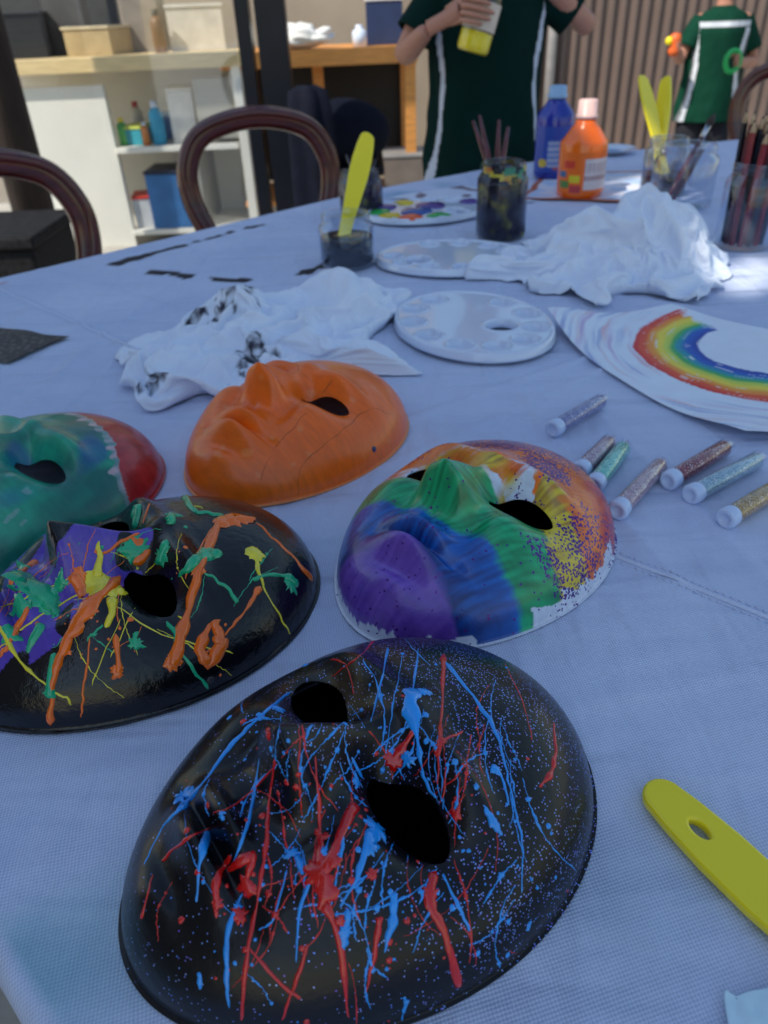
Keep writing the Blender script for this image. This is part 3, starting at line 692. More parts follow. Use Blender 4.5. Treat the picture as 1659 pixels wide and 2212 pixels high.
# ---------------------------------------------------------------- rags
def rag(label,sim,stains):
    c,v,f=sim; stn=[(P(*q[0]).xy-c,q[1]) for q in stains]; cc=[]
    for x,y,z in v:
        k=(.8,.86,.98); p=Vector((x,y))
        for q,rq in stn:
            d=(p-q).length+.04*noise.noise(Vector((x*45,y*45,1)))
            if d<rq: k=lerp3((.04,.04,.06),k,max(0,noise.noise(Vector((x*90,y*90,z*60)))*1.6+.4))
        cc.append(k)
    mb=MB(); mb.add((v,f),0,cc); o=mb.build('cotton_rag',M['rag'],loc=(c.x,c.y,TZ),sub=1,solid=.0009); return tag(o,label,'rag')
rag('crumpled white rag with black paint stains behind the orange mask',SIM1,[((520,720),.03),((565,790),.025),((430,720),.014),((590,660),.02),((545,800),.02),((335,860),.014)])
rag('clean crumpled white rag beside the white palettes, heaped high',SIM2,[])
# ---------------------------------------------------------------- palettes
def palette(label,px,py,ax,ay,ang,wells_paint=None,hole=None,group=None):
    c=P(px,py); th=thing('paint_palette',label,'palette',(c.x,c.y,TZ+.0025),ang,group)
    n,R_=280,140; v=[];f=[]; wr=.0185
    wl=[(.76*cos(rad(a)),.76*sin(rad(a))) for a in (8,40,72,104,136,168,200,232,264,296)]
    hx,hy=.3,-.42
    if hole:
        q=Matrix.Rotation(-ang,3,'Z')@(P(*hole)-c); hx,hy=q.x/ax,q.y/ay
    def hv(x,y): return ((x-hx*ax)/.021)**2+((y-hy*ay)/.021)**2
    def hp(x,y):
        r=math.hypot(x/ax,y/ay); z=.0115
        if r>.93: z+=.0022*sin(min(1,(r-.93)/.05)*pi)-(.0095*min(1,max(0,(r-.98)/.02)))
        for a,b_ in wl:
            d=math.hypot(x-a*ax,y-b_*ay)/wr
            if d<1.35: 
                if d<1: z-=.0108*(1-d**4)**.5
                z+=.0022*math.exp(-((d-1.06)/.07)**2)
        dd=hv(x,y)**.5
        if dd<1.5: z+=.002*math.exp(-((dd-1.2)/.1)**2)
        if dd<1.08: z=.001+.0105*max(0,(dd-1.0)/.08)
        return z
    xs=[]
    for j in range(R_+1):
        for i in range(n):
            s=(j/R_)**.85; a=2*pi*i/n; k=1-.05*max(0,cos(a-rad(-25)))**16
            xs.append((ax*s*k*cos(a),ay*s*k*sin(a)))
    for j in range(R_):
        for i in range(n):
            k=(i+1)%n; q=(j*n+i,(j+1)*n+i,(j+1)*n+k,j*n+k)
            if all(hv(*xs[a])<1 for a in q): continue
            f.append(q)
    us=set(a for q in f for a in q); v=[]
    for i,(x,y) in enumerate(xs):
        e=hv(x,y)
        if e<1 and i in us: kk=max(e,1e-4)**-.5; x=hx*ax+(x-hx*ax)*kk; y=hy*ay+(y-hy*ay)*kk
        v.append((x,y,hp(x,y)))
    mb=MB(); mb.add((v,f)); mb.build('tray',M['plastic_white'],th,solid=.0012)
    if wells_paint:
        for (i,cn,cl_) in wells_paint:
            a,b_=wl[i] if i<10 else ((.1,.2) if i==10 else (-.25,-.15)); mb=MB(); rr_=.024 if i<10 else .035
            v2,f2=ellipsoid((0,0,0),rr_,rr_,.006,24,10); v2=[(x*(1+.3*noise.noise(Vector((x*60+i,y*60,0)))),y*(1+.3*noise.noise(Vector((x*60,y*60+i,5)))),z) for x,y,z in v2]
            mb.add(xf((v2,f2),Matrix.Translation((a*ax,b_*ay,.0115)))); mb.build('paint_puddle',flatm(cn,cl_,.2),th)['label']=cn.replace('_',' ')
    return th
palette('clean white oval palette with thumb hole beside the rainbow painting',1020,712,.139,.108,rad(110),None,(1082,724))
palette('clean white oval palette lying between small jar and heaped rag',975,567,.139,.105,rad(170),None,(905,578))
palette('used palette with yellow, orange and green paint puddles behind the small jar',925,464,.145,.105,rad(20),[(7,'orange_puddle',(1.,.12,.005)),(6,'yellow_puddle',(.95,.68,.02)),(8,'green_puddle',(.02,.45,.08)),(5,'green_puddle',(.02,.4,.08)),(0,'purple_puddle',(.1,.05,.3)),(3,'yellow_puddle',(.85,.65,.02)),(4,'purple_puddle',(.1,.05,.3)),(10,'purple_puddle',(.1,.05,.3)),(11,'blue_puddle',(.02,.1,.4))])
# ---------------------------------------------------------------- jars
def jar(label,px,py,top,wpx,gm,liquid=None,lh=.6,ln='water',smear=False):
    b=P(px,py); t_=proj(b)[2]; R_=wpx/2*t_/F; h=htop(b,top); th=thing('glass_jar',label,'jar',b+Vector((0,0,.002)))
    pr=[(0,0),(R_*.88,0),(R_*.97,.025*h),(R_,.07*h),(R_,.74*h),(R_*.97,.79*h),(R_*.84,.85*h),(R_*.82,.87*h),(R_*.82,.885*h),(R_*.86,.895*h),(R_*.86,.905*h),(R_*.82,.915*h),(R_*.82,.93*h),(R_*.86,.94*h),(R_*.86,.95*h),(R_*.82,.96*h),(R_*.84,.985*h),(R_*.82,h),(R_*.77,.99*h),(R_*.76,.86*h),(R_*.95,.76*h),(R_*.96,.08*h),(R_*.85,.03*h),(0,.03*h)]
    mb=MB(); mb.add(lathe(pr,48)); mb.build('glass_body',gm,th)
    if liquid:
        l=min(lh,.74)*h; mb=MB(); mb.add(lathe([(0,.034*h),(R_*.84,.034*h),(R_*.94,.083*h),(R_*.942,l),(R_*.92,l+.0008),(0,l)],48)); mb.build(ln,liquid,th)
    if smear:
        mb=MB(); v=[];f=[];n=64
        for j in range(5):
            for i in range(n):
                a=2*pi*i/n; z=(.80+.04*j)*h-(.10*h*abs(noise.noise(Vector((cos(a)*3,sin(a)*3,1)))) if j==0 else 0); rr=R_*(1.006 if z<.78*h else .885 if z>.84*h else .96); v.append((rr*cos(a),rr*sin(a),z))
        for j in range(4):
            for i in range(n): 
                if noise.noise(Vector((cos(2*pi*i/n)*2.5,sin(2*pi*i/n)*2.5,j*.6)))>-.05: f.append((j*n+i,j*n+(i+1)%n,(j+1)*n+(i+1)%n,(j+1)*n+i))
        cc=[lerp3((.6,.5,.05),(.5,.12,.02),.5+2*noise.noise(Vector(p)*40)) if noise.noise(Vector(p)*30)>-.05 else (.05,.25,.15) for p in v]
        mb.add((v,f),0,cc); mb.build('paint_smear',M['vc'],th)
    return b+Vector((0,0,.006)),R_,h,t_
j1=jar('small glass jar of inky black water holding one yellow tool',752,572,462,118,M['glass'],M['water_black'],.55)
j2=jar('smeared jar of purple water directly behind the yellow tool',782,460,370,94,M['glass_dirty'],flatm('purple_water',(.06,.03,.09),.12,bd=0),.72)
j3=jar('tall paint smeared jar of grey water with thin dark brushes',1080,512,350,106,M['glass_dirty'],M['water_grey'],.74,smear=True)
j4=jar('glass jar holding two yellow tools, behind the wide clear jar',1428,418,298,94,M['glass_soft'],M['water_grey'],.35)
j5=jar('wide clear empty jar with brushes leaning out of it',1466,446,312,130,M['glass'])
j6=jar('glass jar packed with red and black pencils at the right edge',1600,532,350,116,M['glass'])
def yellow_tool(label,p0,p1,width=.027,length=None,hole=True,group=None,blade=True,face=Vector((0,-1,.2))):
    p0=Vector(p0);p1=Vector(p1); d=(p1-p0); L_=length or d.length; d.normalize(); up=(face-d*face.dot(d)).normalized(); s=up.cross(d)
    w=width/2; out=[]; st_=[(.12,.86),(.25,1.),(.4,1.),(.6,.8),(.8,.6),(1,.5)]
    rr_=w*.72
    for a in range(90,271,12): out.append((rr_+rr_*cos(rad(a)),rr_*sin(rad(a))))
    for u,k in st_: out.append((u*L_,-w*k))
    for u,k in reversed(st_): out.append((u*L_,w*k))
    sp=[out]
    if hole: sp.append([(.034+.0085*cos(rad(a)),.0056*sin(rad(a))) for a in range(0,360,15)])
    vf=flat_shape(sp,.0014,.002)
    th=thing('yellow_tool',label,'tool',p0,0,group)
    Mx=Matrix((( d.x,s.x,up.x,0),(d.y,s.y,up.y,0),(d.z,s.z,up.z,0),(0,0,0,1)))
    mb=MB(); mb.add(xf(vf,Mx)); mb.build('handle',M['yellow'],th)
    if blade:
        mb=MB(); e=d*L_; mb.add(tube([e,e+d*.02],.0045,10)); mb.build('ferrule',M['ferrule'],th)
        mb=MB(); mb.add(tube([e+d*.018,e+d*.03,e+d*.045],[.005,.0055,.002],10,.5,up)); mb.build('bristles',M['bristle'],th)
    return th
yellow_tool('yellow plastic brush handle standing in the small jar of black water',D(795,290,1.42),j1[0]+Vector((-.008,.0,.035)),.034,face=Vector((.2,-1,.3)),blade=False,hole=False)
yellow_tool('left yellow handle in the jar behind the wide clear jar',D(1388,165,1.84),j4[0]+Vector((.005,.0,.03)),.038,face=Vector((.3,-1,.1)),blade=False,hole=False)
yellow_tool('right yellow handle with dark edge in the jar behind the wide clear jar',D(1438,168,1.86),j4[0]+Vector((-.01,.012,.03)),.036,face=Vector((-.9,-1,.1)),blade=False,hole=False)
yellow_tool('yellow plastic handle with a hole lying on the cloth at the right',P(1405,1698,TZ+.006),P(1405,1698,TZ+.006)+(P(1735,2010,TZ+.006)-P(1405,1698,TZ+.006)).normalized()*.19,.028,face=Vector((0,0,1)))
def brush(label,bot,top,r=.0035,hm='handle_red',group=None,headup=False):
    th=thing('paint_brush',label,'brush',bot,0,group); d=(top-bot); L_=d.length; d.normalize()
    if headup: segs=[(0,.72,'handle',M[hm],[.7,1.1,1.2,1.0]),(.72,.86,'ferrule',M['ferrule'],[1.,1.1]),(.86,1.0,'bristles',M['bristle'],[1.1,1.6,.9,.2])]
    else: segs=[(0,.1,'bristles',M['bristle'],[.3,1.2,1.1]),(.1,.22,'ferrule',M['ferrule'],[1.1,1.1]),(.22,1.,'handle',M[hm],[1.1,1.35,1.1,.85,.6])]
    for a,b_,n_,m_,rs_ in segs:
        k=len(rs_); pts_=[d*L_*(a+(b_-a)*i/(k-1)) for i in range(k)]
        mb=MB(); mb.add(tube(pts_,[r*q for q in rs_],10)); mb.build(n_,m_,th)
for i,(px,py) in enumerate(((1022,262),(1036,250),(1078,260),(1098,275),(1048,300))):
    a=rad(60*i); brush('thin dark red brush handle standing in the tall smeared jar',j3[0]+Vector((.02*cos(a),.02*sin(a),.004)),D(px,py,j3[3]+.02*sin(a)),.0055,group='brushes in the tall smeared jar')
for i,(px,py) in enumerate(((748,335),(812,345),(772,350))):
    a=rad(100*i); brush('short dark brush handle in the purple water jar behind the yellow tool',j2[0]+Vector((.015*cos(a),.015*sin(a),.004)),D(px,py,j2[3]+.01),.004,'handle_black',group='brushes in the purple water jar')
brush('dark brush leaning right in the wide clear jar, bristles up',j5[0]+Vector((-.03,0,.004)),D(1545,245,j5[3]),.006,headup=True)
brush('pale ferruled brush leaning right in the wide clear jar, lower one',j5[0]+Vector((-.01,.015,.004)),D(1538,285,j5[3]+.02),.006,headup=True)
def pencil(label,bot,top,hm,group):
    th=thing('pencil',label,'pencil',bot,0,group); d=(top-bot); L_=d.length; d.normalize()
    mb=MB(); mb.add(tube([d*0,d*(L_-.02)],.0054,6)); mb.build('barrel',M[hm],th,False)
    mb=MB(); mb.add(tube([d*(L_-.02),d*(L_-.005)],[.0054,.0015],8)); mb.build('sharpened_tip',M['rawwood'],th)
    mb=MB(); mb.add(tube([d*(L_-.005),d*L_],[.0014,.0004],6)); mb.build('lead',M['handle_black'],th)
Rj=j6[1]; hgt0=htop(j6[0],248)
for ring,(rn,rr_) in enumerate(((1,0),(6,Rj*.31),(14,Rj*.64))):
    for i in range(rn):
        a=2*pi*i/rn+.3*ring; bt=j6[0]+Vector((rr_*cos(a),rr_*sin(a),.002)); lean=Vector((rr_*cos(a)*1.08,rr_*sin(a)*1.08,0))+Vector((random.uniform(-.005,.005),random.uniform(-.005,.005),0))
        tp=j6[0]+lean+Vector((0,0,hgt0*random.uniform(.9,1.05))); c_=random.choice([0,1,2,1,0])
        nm=['red','black','dark red'][c_]
        pencil(nm+' pencil standing point up in the packed jar',bt,tp,['handle_r2','handle_black','handle_red'][c_],nm+' pencils in the packed jar')
# ---------------------------------------------------------------- paint bottles
def bottle(label,px,py,sh,top,wpx,capw,c,cc_,lab):
    b=P(px,py); t_=proj(b)[2]; R_=wpx/2*t_/F; h=htop(b,top); hs=htop(b,sh); cr=capw/2*t_/F; hc=h-(h-hs)*.48
    th=thing('paint_bottle',label,'bottle',b+Vector((0,0,.002)))
    mb=MB(); mb.add(lathe([(0,0),(R_*.9,0),(R_,.012),(R_,hs*.9),(R_*.96,hs*.95),(R_*.85,hs),(R_*.62,hs+(hc-hs)*.45),(cr*1.05,hs+(hc-hs)*.75),(cr*1.05,hc-.004),(0,hc-.003)],48)); mb.build('body',c,th)
    mb=MB(); mb.add(lathe([(cr*.9,hc-.002),(cr*1.12,hc),(cr*1.12,hc+.006),(cr,hc+.008),(cr*.97,h-.003),(cr*.85,h),(0,h)],40)); mb.build('cap',cc_,th)
    v=[];f=[];cl_=[];na,nh=120,60; za,zb=hs*.12,hs*.8
    for j in range(nh+1):
        for i in range(na+1):
            a=rad(-165)+rad(150)*i/na; z=za+(zb-za)*j/nh; v.append(((R_+.0008)*cos(a),(R_+.0008)*sin(a),z)); cl_.append(lab(i/na,j/nh))
    for j in range(nh):
        for i in range(na): q=j*(na+1)+i; f.append((q,q+1,q+na+2,q+na+1))
    mb=MB(); mb.add((v,f),0,cl_); mb.build('printed_label',M['vc'],th)
def labo(u,v):
    base=(1.,.17,.006)
    if u>.45 and .08<v<.85: 
        if .3<v<.42 and int(u*60)%3: return (.4,.2,.2)
        if .5<v<.75 and int(v*30)%2 and int(u*50)%4: return (.45,.3,.3)
        return (.78,.66,.64)
    for cu,cv,r,c in ((.2,.7,.13,(.8,.05,.02)),(.3,.35,.12,(.8,.62,.02)),(.12,.2,.12,(.1,.25,.05)),(.32,.1,.12,(.6,.05,.05)),(.08,.45,.1,(.05,.15,.3))):
        if abs(u-cu)<r*.75 and abs(v-cv)<r*.7: return c
    return base
def labb(u,v):
    if .3<u<.75 and .1<v<.7: return (.2,.3,.6) if int(v*24)%3 else (.5,.55,.7)
    for cu,cv,r,c in ((.2,.2,.1,(.7,.5,.05)),(.5,.15,.1,(.6,.1,.1))):
        if math.hypot(u-cu,(v-cv))<r: return c
    return (.02,.07,.4)
bottle('orange paint bottle with pale pink cap standing on the table',1250,424,298,216,98,40,pm('orange_bottle',(1.,.16,.003),.2,.05,coat=.5,bd=0),pm('pale_cap',(.85,.55,.5),.35,.05,bd=0),labo)
bottle('blue paint bottle with light blue cap behind the orange bottle',1190,384,240,186,78,36,pm('blue_bottle',(.005,.025,.34),.2,.05,coat=.5,bd=0),pm('light_blue_cap',(.3,.5,.75),.35,.05,bd=0),labb)
# ---------------------------------------------------------------- rainbow painting
def coons(A,B,C_,Dp,mid,nu=170,nv=170):
    v=[]
    for i in range(nu+1):
        u=i/nu; ad=(1-u)**2*A+2*u*(1-u)*mid+u*u*Dp; bc=B.lerp(C_,u)
        for j in range(nv+1): v.append(ad.lerp(bc,j/nv))
    return v,[(i*(nv+1)+j,i*(nv+1)+j+1,(i+1)*(nv+1)+j+1,(i+1)*(nv+1)+j) for i in range(nu) for j in range(nv)]
A=P(1178,700)
v,f=coons(A,P(1447,672),P(1950,775),P(1603,955),P(1325,850))
v2,f2=coons(P(1603,955),P(1950,775),P(2000,800),P(1950,955),P(1770,957),60,130)
cen=Vector((.494,.891))
def rainbow(x,y):
    d=(Vector((x,y))-cen); r=d.length+.004*noise.noise(Vector((x*30,y*30,0))); a=math.degrees(math.atan2(d.y,d.x))%360
    s_=noise.noise(Vector((r*600,a*.04,3))); r+=.003*s_
    white=(.8,.86,.97)
    if 112+8*s_<a<345 and .077<r<.158:
        if s_>.5: return lerp3((.9,.7,.4),white,.7)
        st=((.077,(.01,.05,.38)),(.088,(.01,.1,.5)),(.099,(.01,.3,.4)),(.107,(.05,.42,.12)),(.115,(.6,.7,.08)),(.124,(.95,.72,.06)),(.136,(.95,.3,.03)),(.145,(.85,.08,.02)),(.158,(.7,.015,.02)))
        for (r0,c0),(r1,c1) in zip(st,st[1:]):
            if r<r1: return lerp3(c0,c1,((r-r0)/(r1-r0)-.3)*1.8)
    if r>.16 and 120<a<300:
        k=noise.noise(Vector((r*150,a*.03,1)))+.3*noise.noise(Vector((r*500,a*.05,1))); m_=noise.noise(Vector((x*12,y*12,2)))
        c=[(.12,.2,.6),(.45,.15,.5),(.7,.25,.3),(.2,.3,.65)][int(r*110+2*m_)%4]; return lerp3(white,c,min(.55,max(0,(k+.15)*1.5*(m_+.4))))
    return white
def lift(p):
    x,y=p.x,p.y; d=(Vector((x,y))-A.xy).length
    z=.0035+.02*math.exp(-(d/.07)**2)+.003*noise.noise(Vector((x*9,y*9,0)))+.010*math.exp(-((Vector((x,y))-P(1603,955).xy).length/.06)**2)+.009*math.exp(-((Vector((x,y))-P(1447,672).xy).length/.05)**2)
    return Vector((x,y,TZ+max(z,.0025)))
a1=[lift(p) for p in v]; a2=[lift(p) for p in v2]
mb=MB(); base=Vector((A.x,A.y,TZ))
mb.add(([p-base for p in a1],f),0,[rainbow(p.x,p.y) for p in a1]); mb.add(([p-base for p in a2],f2),0,[rainbow(p.x,p.y) for p in a2])
o=mb.build('rainbow_painting',M['paper'],loc=base,solid=.0004); tag(o,'white paper sheet painted with a bright rainbow arc','painting')
# ---------------------------------------------------------------- glitter tubes
def gl(name,c1,c2):
    m,t,b=nt(name); co=t.nodes.new('ShaderNodeTexCoord').outputs['Object']; v=t.nodes.new('ShaderNodeTexVoronoi'); v.inputs['Scale'].default_value=1000; t.links.new(co,v.inputs[0])
    s=t.nodes.new('ShaderNodeSeparateColor'); t.links.new(v.outputs['Color'],s.inputs[0]); t.links.new(ramp(t,s.outputs[0],[(0,c1),(.85,c2),(1,(.95,.95,.95))]),b.inputs['Base Color']); b.inputs['Metallic'].default_value=.3; b.inputs['Roughness'].default_value=.35
    bump(t,b,s.outputs[1],.6,.0004); return m
capm=pm('frosted_stopper',(.58,.7,.95),.25,.05,bd=0,coat=.4)
for lab_,p0,p1,c1,c2 in (('glitter tube nearest the rainbow painting, lilac blue glitter',(1192,928),(1304,862),(.1,.1,.28),(.35,.35,.6)),
  ('glitter tube with dull pink silver glitter, beside the rainbow mask forehead',(1250,1020),(1320,950),(.25,.14,.2),(.6,.42,.5)),
  ('glitter tube with mint green glitter crossing its neighbour',(1282,1050),(1350,962),(.03,.35,.3),(.3,.8,.65)),
  ('glitter tube with pale rose glitter, nearest below the mint tube',(1332,1105),(1430,1000),(.3,.15,.18),(.7,.5,.55)),
  ('glitter tube with dark red glitter',(1442,1040),(1572,963),(.12,.01,.02),(.4,.06,.08)),
  ('glitter tube with silver blue glitter between the red and gold tubes',(1490,1070),(1642,990),(.15,.28,.38),(.45,.65,.75)),
  ('glitter tube with gold glitter, lowest at the right edge',(1565,1122),(1700,1040),(.28,.13,.03),(.7,.45,.15))):
    a=P(*p0,TZ+.009); b=P(*p1,TZ+.009); d=b-a; L_=d.length; R_=.0088; th=thing('glitter_tube',lab_,'glitter tube',a,math.atan2(d.y,d.x)); X=Matrix.Rotation(rad(90),4,'Y')
    mb=MB(); mb.add(xf(lathe([(R_*.97,.012),(R_,.014),(R_,L_-.003),(R_*.8,L_),(0,L_)],28),X)); mb.build('tube_wall',M['tube_glass'],th)
    mb=MB(); mb.add(xf(lathe([(0,.0135),(R_*.9,.0135),(R_*.93,.015),(R_*.93,L_-.008),(R_*.7,L_-.004),(0,L_-.004)],24),X)); mb.build('glitter',gl('glitter_'+str(int(p0[0])),c1,c2),th)
    mb=MB(); mb.add(xf(lathe([(0,.0015),(R_*.55,.0012),(R_*.6,0),(R_*.95,0),(R_*1.08,.002),(R_*1.08,.010),(R_,.0125),(0,.0125)],28),X)); mb.build('stopper',capm,th)
# ---------------------------------------------------------------- flat things on the cloth
def flatsheet(name,label,cat,pix,colfn,z=.0035,mat='paper',n=70):
    q=[P(*k) for k in pix]; v=[];cc=[]
    for i in range(n+1):
        for j in range(n+1):
            p=q[0].lerp(q[1],i/n).lerp(q[3].lerp(q[2],i/n),j/n); 
            wob=Vector((noise.noise(Vector((p.x*14,p.y*14,1))),noise.noise(Vector((p.x*14,p.y*14,7))),0))*.012
            p=p+wob; v.append(Vector((p.x,p.y,TZ+z+.0012*noise.noise(Vector((p.x*16,p.y*16,0)))))); cc.append(colfn(i/n,j/n,p))
    base=Vector((q[0].x,q[0].y,TZ)); mb=MB(); mb.add(([p-base for p in v],[(i*(n+1)+j,i*(n+1)+j+1,(i+1)*(n+1)+j+1,(i+1)*(n+1)+j) for i in range(n) for j in range(n)]),0,cc)
    return tag(mb.build(name,M[mat],loc=base,solid=.0005),label,cat)
flatsheet('place_mat','corner of a dark speckled mat at the left edge','mat',[(-250,760),(-150,690),(150,735),(10,790)],lambda u,v,p:(.03,.025,.025) if noise.noise(p*160)<.25 else (.13,.115,.105),.004,n=110)
flatsheet('painted_paper','painted paper with orange edge under the paint bottles','paper',[(1120,432),(1180,375),(1420,372),(1395,440)],lambda u,v,p:(.45,.12,.06) if min(u,1-u,v,1-v)<.05 else ((.5,.65,.9) if noise.noise(p*25)>.1 else (.74,.76,.9)),.0035)
flatsheet('painted_paper','small painted paper scrap left of the tall smeared jar','paper',[(830,430),(1000,405),(1130,420),(1150,440)],lambda u,v,p:(.2,.15,.2) if noise.noise(p*30)>.25 else (.68,.74,.9),.003)
pl=P(1318,332); th=thing('paper_plate','small blue white plate on the far side of the table','plate',(pl.x,pl.y,TZ+.003))
mb=MB(); mb.add(lathe([(0,.002),(.045,.002),(.055,.008),(.075,.012),(.077,.013)],40)); mb.build('plate_disc',M['plastic_white'],th,solid=.001)
mb=MB(); mb.add(lathe([(0,.005),(.03,.005),(.035,.003)],24)); mb.build('paint_puddle',flatm('pale_blue_puddle',(.1,.3,.6)),th)
c=P(1680,2240); pts_=[P(*q) for q in ((1560,2150),(1585,2160),(1610,2150),(1660,2140),(1700,2120),(1800,2200),(1780,2330),(1640,2330),(1590,2290),(1570,2230))]; pts_=resample([v.xy for v in smooth(pts_,4,True)],120)
v=[];f=[]
for j in range(31):
    for i in range(120):
        p=c.xy.lerp(pts_[i],j/30); v.append((p.x-c.x,p.y-c.y,.003+.0025*abs(noise.noise(Vector((p.x*40,p.y*40,2))))+.001*noise.noise(Vector((p.x*150,p.y*150,2)))))
for j in range(30):
    for i in range(120): k=(i+1)%120; f.append((j*120+i,(j+1)*120+i,(j+1)*120+k,j*120+k))
mb=MB(); mb.add((v,f),0,[(.65,.85,.95)]*len(v)); tag(mb.build('paper_towel',M['rag'],loc=(c.x,c.y,TZ),solid=.0006),'torn pale blue paper towel scrap in the bottom right corner','paper towel')
# ---------------------------------------------------------------- balloon back chairs
def chair(label,c,face):
    th=thing('balloon_back_chair',label,'chair',(c[0],c[1],0),face)
    arch=[(-.13,.0,.46),(-.165,.01,.6),(-.2,.025,.71),(-.197,.035,.8),(-.14,.045,.875),(0,.05,.905),(.14,.045,.875),(.197,.035,.8),(.2,.025,.71),(.165,.01,.6),(.13,0,.46)]
    a=smooth(arch,8); mb=MB(); mb.add(tube(a,[.029]*len(a),12,.6,(0,1,0))); 
    b_=[Vector((p.x*1.06,p.y-.012,p.z+.012)) for p in a]; mb.add(tube(b_,[.012]*len(b_),8,1.0,(0,1,0))); mb.build('back_frame',M['wood_red'],th)
    mb=MB(); q=smooth([(-.17,.015,.60),(-.06,.022,.585),(0,.02,.605),(.06,.022,.585),(.17,.015,.60)],6); mb.add(tube(q,.017,10)); mb.build('back_rail',M['wood_red'],th)
    mb=MB(); mb.add(xf(lathe([(0,.0),(.2,0),(.215,.015),(.215,.035),(.19,.05),(0,.055)],40),Matrix.Translation((0,-.2,.42)))); mb.build('seat',M['wood_red'],th)
    for s in (-1,1):
        mb=MB(); mb.add(tube([(s*.15,-.35,.43),(s*.16,-.36,.25),(s*.17,-.38,0)],[.02,.017,.012],10)); mb.build('leg',M['wood_red'],th)
        mb=MB(); mb.add(tube([(s*.13,-.02,.46),(s*.14,.0,.25),(s*.16,.06,0)],[.02,.017,.013],10)); mb.build('leg',M['wood_red'],th)
    return th
q=D(558,300,2.02); ch1=chair('dark mahogany balloon back chair, whole arch in view beyond the table',(q.x,q.y),rad(18))
q=D(-35,380,1.5); c2=copy_tree(ch1); c2.location=(q.x-.03,q.y,0); c2.rotation_euler.z=rad(30); c2['label']='dark mahogany balloon back chair cut off by the left edge'
q=D(1720,205,2.9); c3=copy_tree(ch1); c3.location=(q.x,q.y,0); c3.rotation_euler.z=rad(-20); c3['label']='dark chair back just showing at the right edge behind the pencils'
# ---------------------------------------------------------------- counter, benches and clutter at the back
def bx(name,mat,parent,*boxes,bevel=.003):
    mb=MB()
    for b_ in boxes: mb.add(box(*b_))
    return mb.build(name,mat,parent,False,bevel=bevel)
cy=4.75; X=-1.4
th=thing('counter','cream storage counter with pale timber top and open shelves','counter',(X,cy,0))
bx('countertop',M['pine_pale'],th,(0,.22,.955,1.5,.66,.07))
bx('end_panel',M['cab'],th,(-.37,-.02,.43,.66,.05,.86)); bx('end_panel',M['cab'],th,(.7,.22,.46,.05,.6,.92))
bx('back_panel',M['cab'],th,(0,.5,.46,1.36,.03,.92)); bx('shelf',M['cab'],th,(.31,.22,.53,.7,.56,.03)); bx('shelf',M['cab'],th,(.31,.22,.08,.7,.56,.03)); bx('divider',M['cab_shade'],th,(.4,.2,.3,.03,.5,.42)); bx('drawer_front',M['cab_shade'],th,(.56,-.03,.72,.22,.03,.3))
nb=[0]
def lbox(name,label,cat,c,s,colr,lid=None,rz=0,rough=.5):
    nb[0]+=1; t2=thing(name,label,cat,c,rz); m_=flatm(name+'_'+str(nb[0]),colr,rough)
    bx('body',m_,t2,(0,0,s[2]/2,*s)); bx('lid' if lid else 'rim',flatm('lid_'+str(nb[0]),lid or colr,rough),t2,(0,0,s[2]+.0095,s[0]*1.05,s[1]*1.05,.015)); return t2
def vessel(name,label,cat,c,r,h,m_,cap):
    t2=thing(name,label,cat,c); mb=MB(); mb.add(lathe([(0,0),(r,0),(r,h*.7),(r*.5,h*.85),(0,h*.85)],20)); mb.build('body',m_,t2)
    mb=MB(); mb.add(lathe([(r*.5,h*.85),(r*.5,h),(0,h)],16)); mb.build('cap',cap,t2)
lbox('storage_tub','blue storage tub on the lower shelf of the cream counter','tub',(X+.22,cy+.1,.097),(.26,.3,.3),(.05,.2,.5),(.015,.025,.06))
lbox('craft_box','red lidded clear craft box beside the blue tub','box',(X+.02,cy+.1,.097),(.12,.2,.16),(.65,.67,.7),(.7,.05,.03),.15)
lbox('craft_box','teal craft box with lime lid on the upper counter shelf','box',(X+.06,cy+.12,.547),(.13,.2,.08),(.03,.35,.45),(.6,.7,.1),-.2)
lbox('craft_box','small blue box under the cyan bottle area of the upper shelf','box',(X+.2,cy+.28,.547),(.1,.15,.12),(.03,.12,.4),(.05,.3,.6))
lbox('paper_stack','white paper stack on the upper counter shelf','paper',(X+.34,cy+.15,.547),(.14,.26,.26),(.85,.83,.78),(.85,.8,.7),.1)
vessel('craft_bottle','cyan craft bottle on the upper counter shelf','bottle',(X+.2,cy+.03,.547),.04,.22,flatm('cyan_plastic',(.03,.45,.75)),M['plastic_white'])
vessel('craft_bottle','green craft bottle left on the upper counter shelf','bottle',(X-.01,cy+.05,.547),.03,.14,flatm('green_plastic',(.1,.5,.1)),M['yellow'])
vessel('craft_bottle','orange craft bottle between the teal box and cyan bottle','bottle',(X+.13,cy+.0,.547),.02,.12,flatm('orange_plastic',(.8,.25,.03)),M['plastic_white'])
vessel('craft_bottle','white craft bottle tucked behind the teal box','bottle',(X+.02,cy+.3,.547),.035,.2,flatm('milk_plastic',(.75,.75,.72)),flatm('red_cap',(.6,.03,.03)))
lbox('printer','dark grey printer on the far left of the counter','printer',(X-.55,cy+.25,.991),(.34,.35,.2),(.02,.02,.022),(.05,.05,.06),.2)
lbox('monitor_box','dark box with grey front behind the printer','box',(X-.3,cy+.42,.991),(.22,.12,.3),(.12,.12,.12),(.04,.04,.04))
lbox('cardboard_box','open cardboard box on the cream counter','box',(X-.08,cy+.25,.991),(.28,.3,.12),(.5,.38,.2),(.65,.55,.36),-.25)
lbox('cardboard_box','pale cardboard carton stacked near the middle of the counter','box',(X+.15,cy+.4,.991),(.2,.2,.26),(.3,.26,.22),(.5,.45,.4))
lbox('cardboard_box','cream carton at the right end of the counter','box',(X+.45,cy+.32,.991),(.3,.26,.2),(.8,.75,.66),(.85,.82,.75),.18)
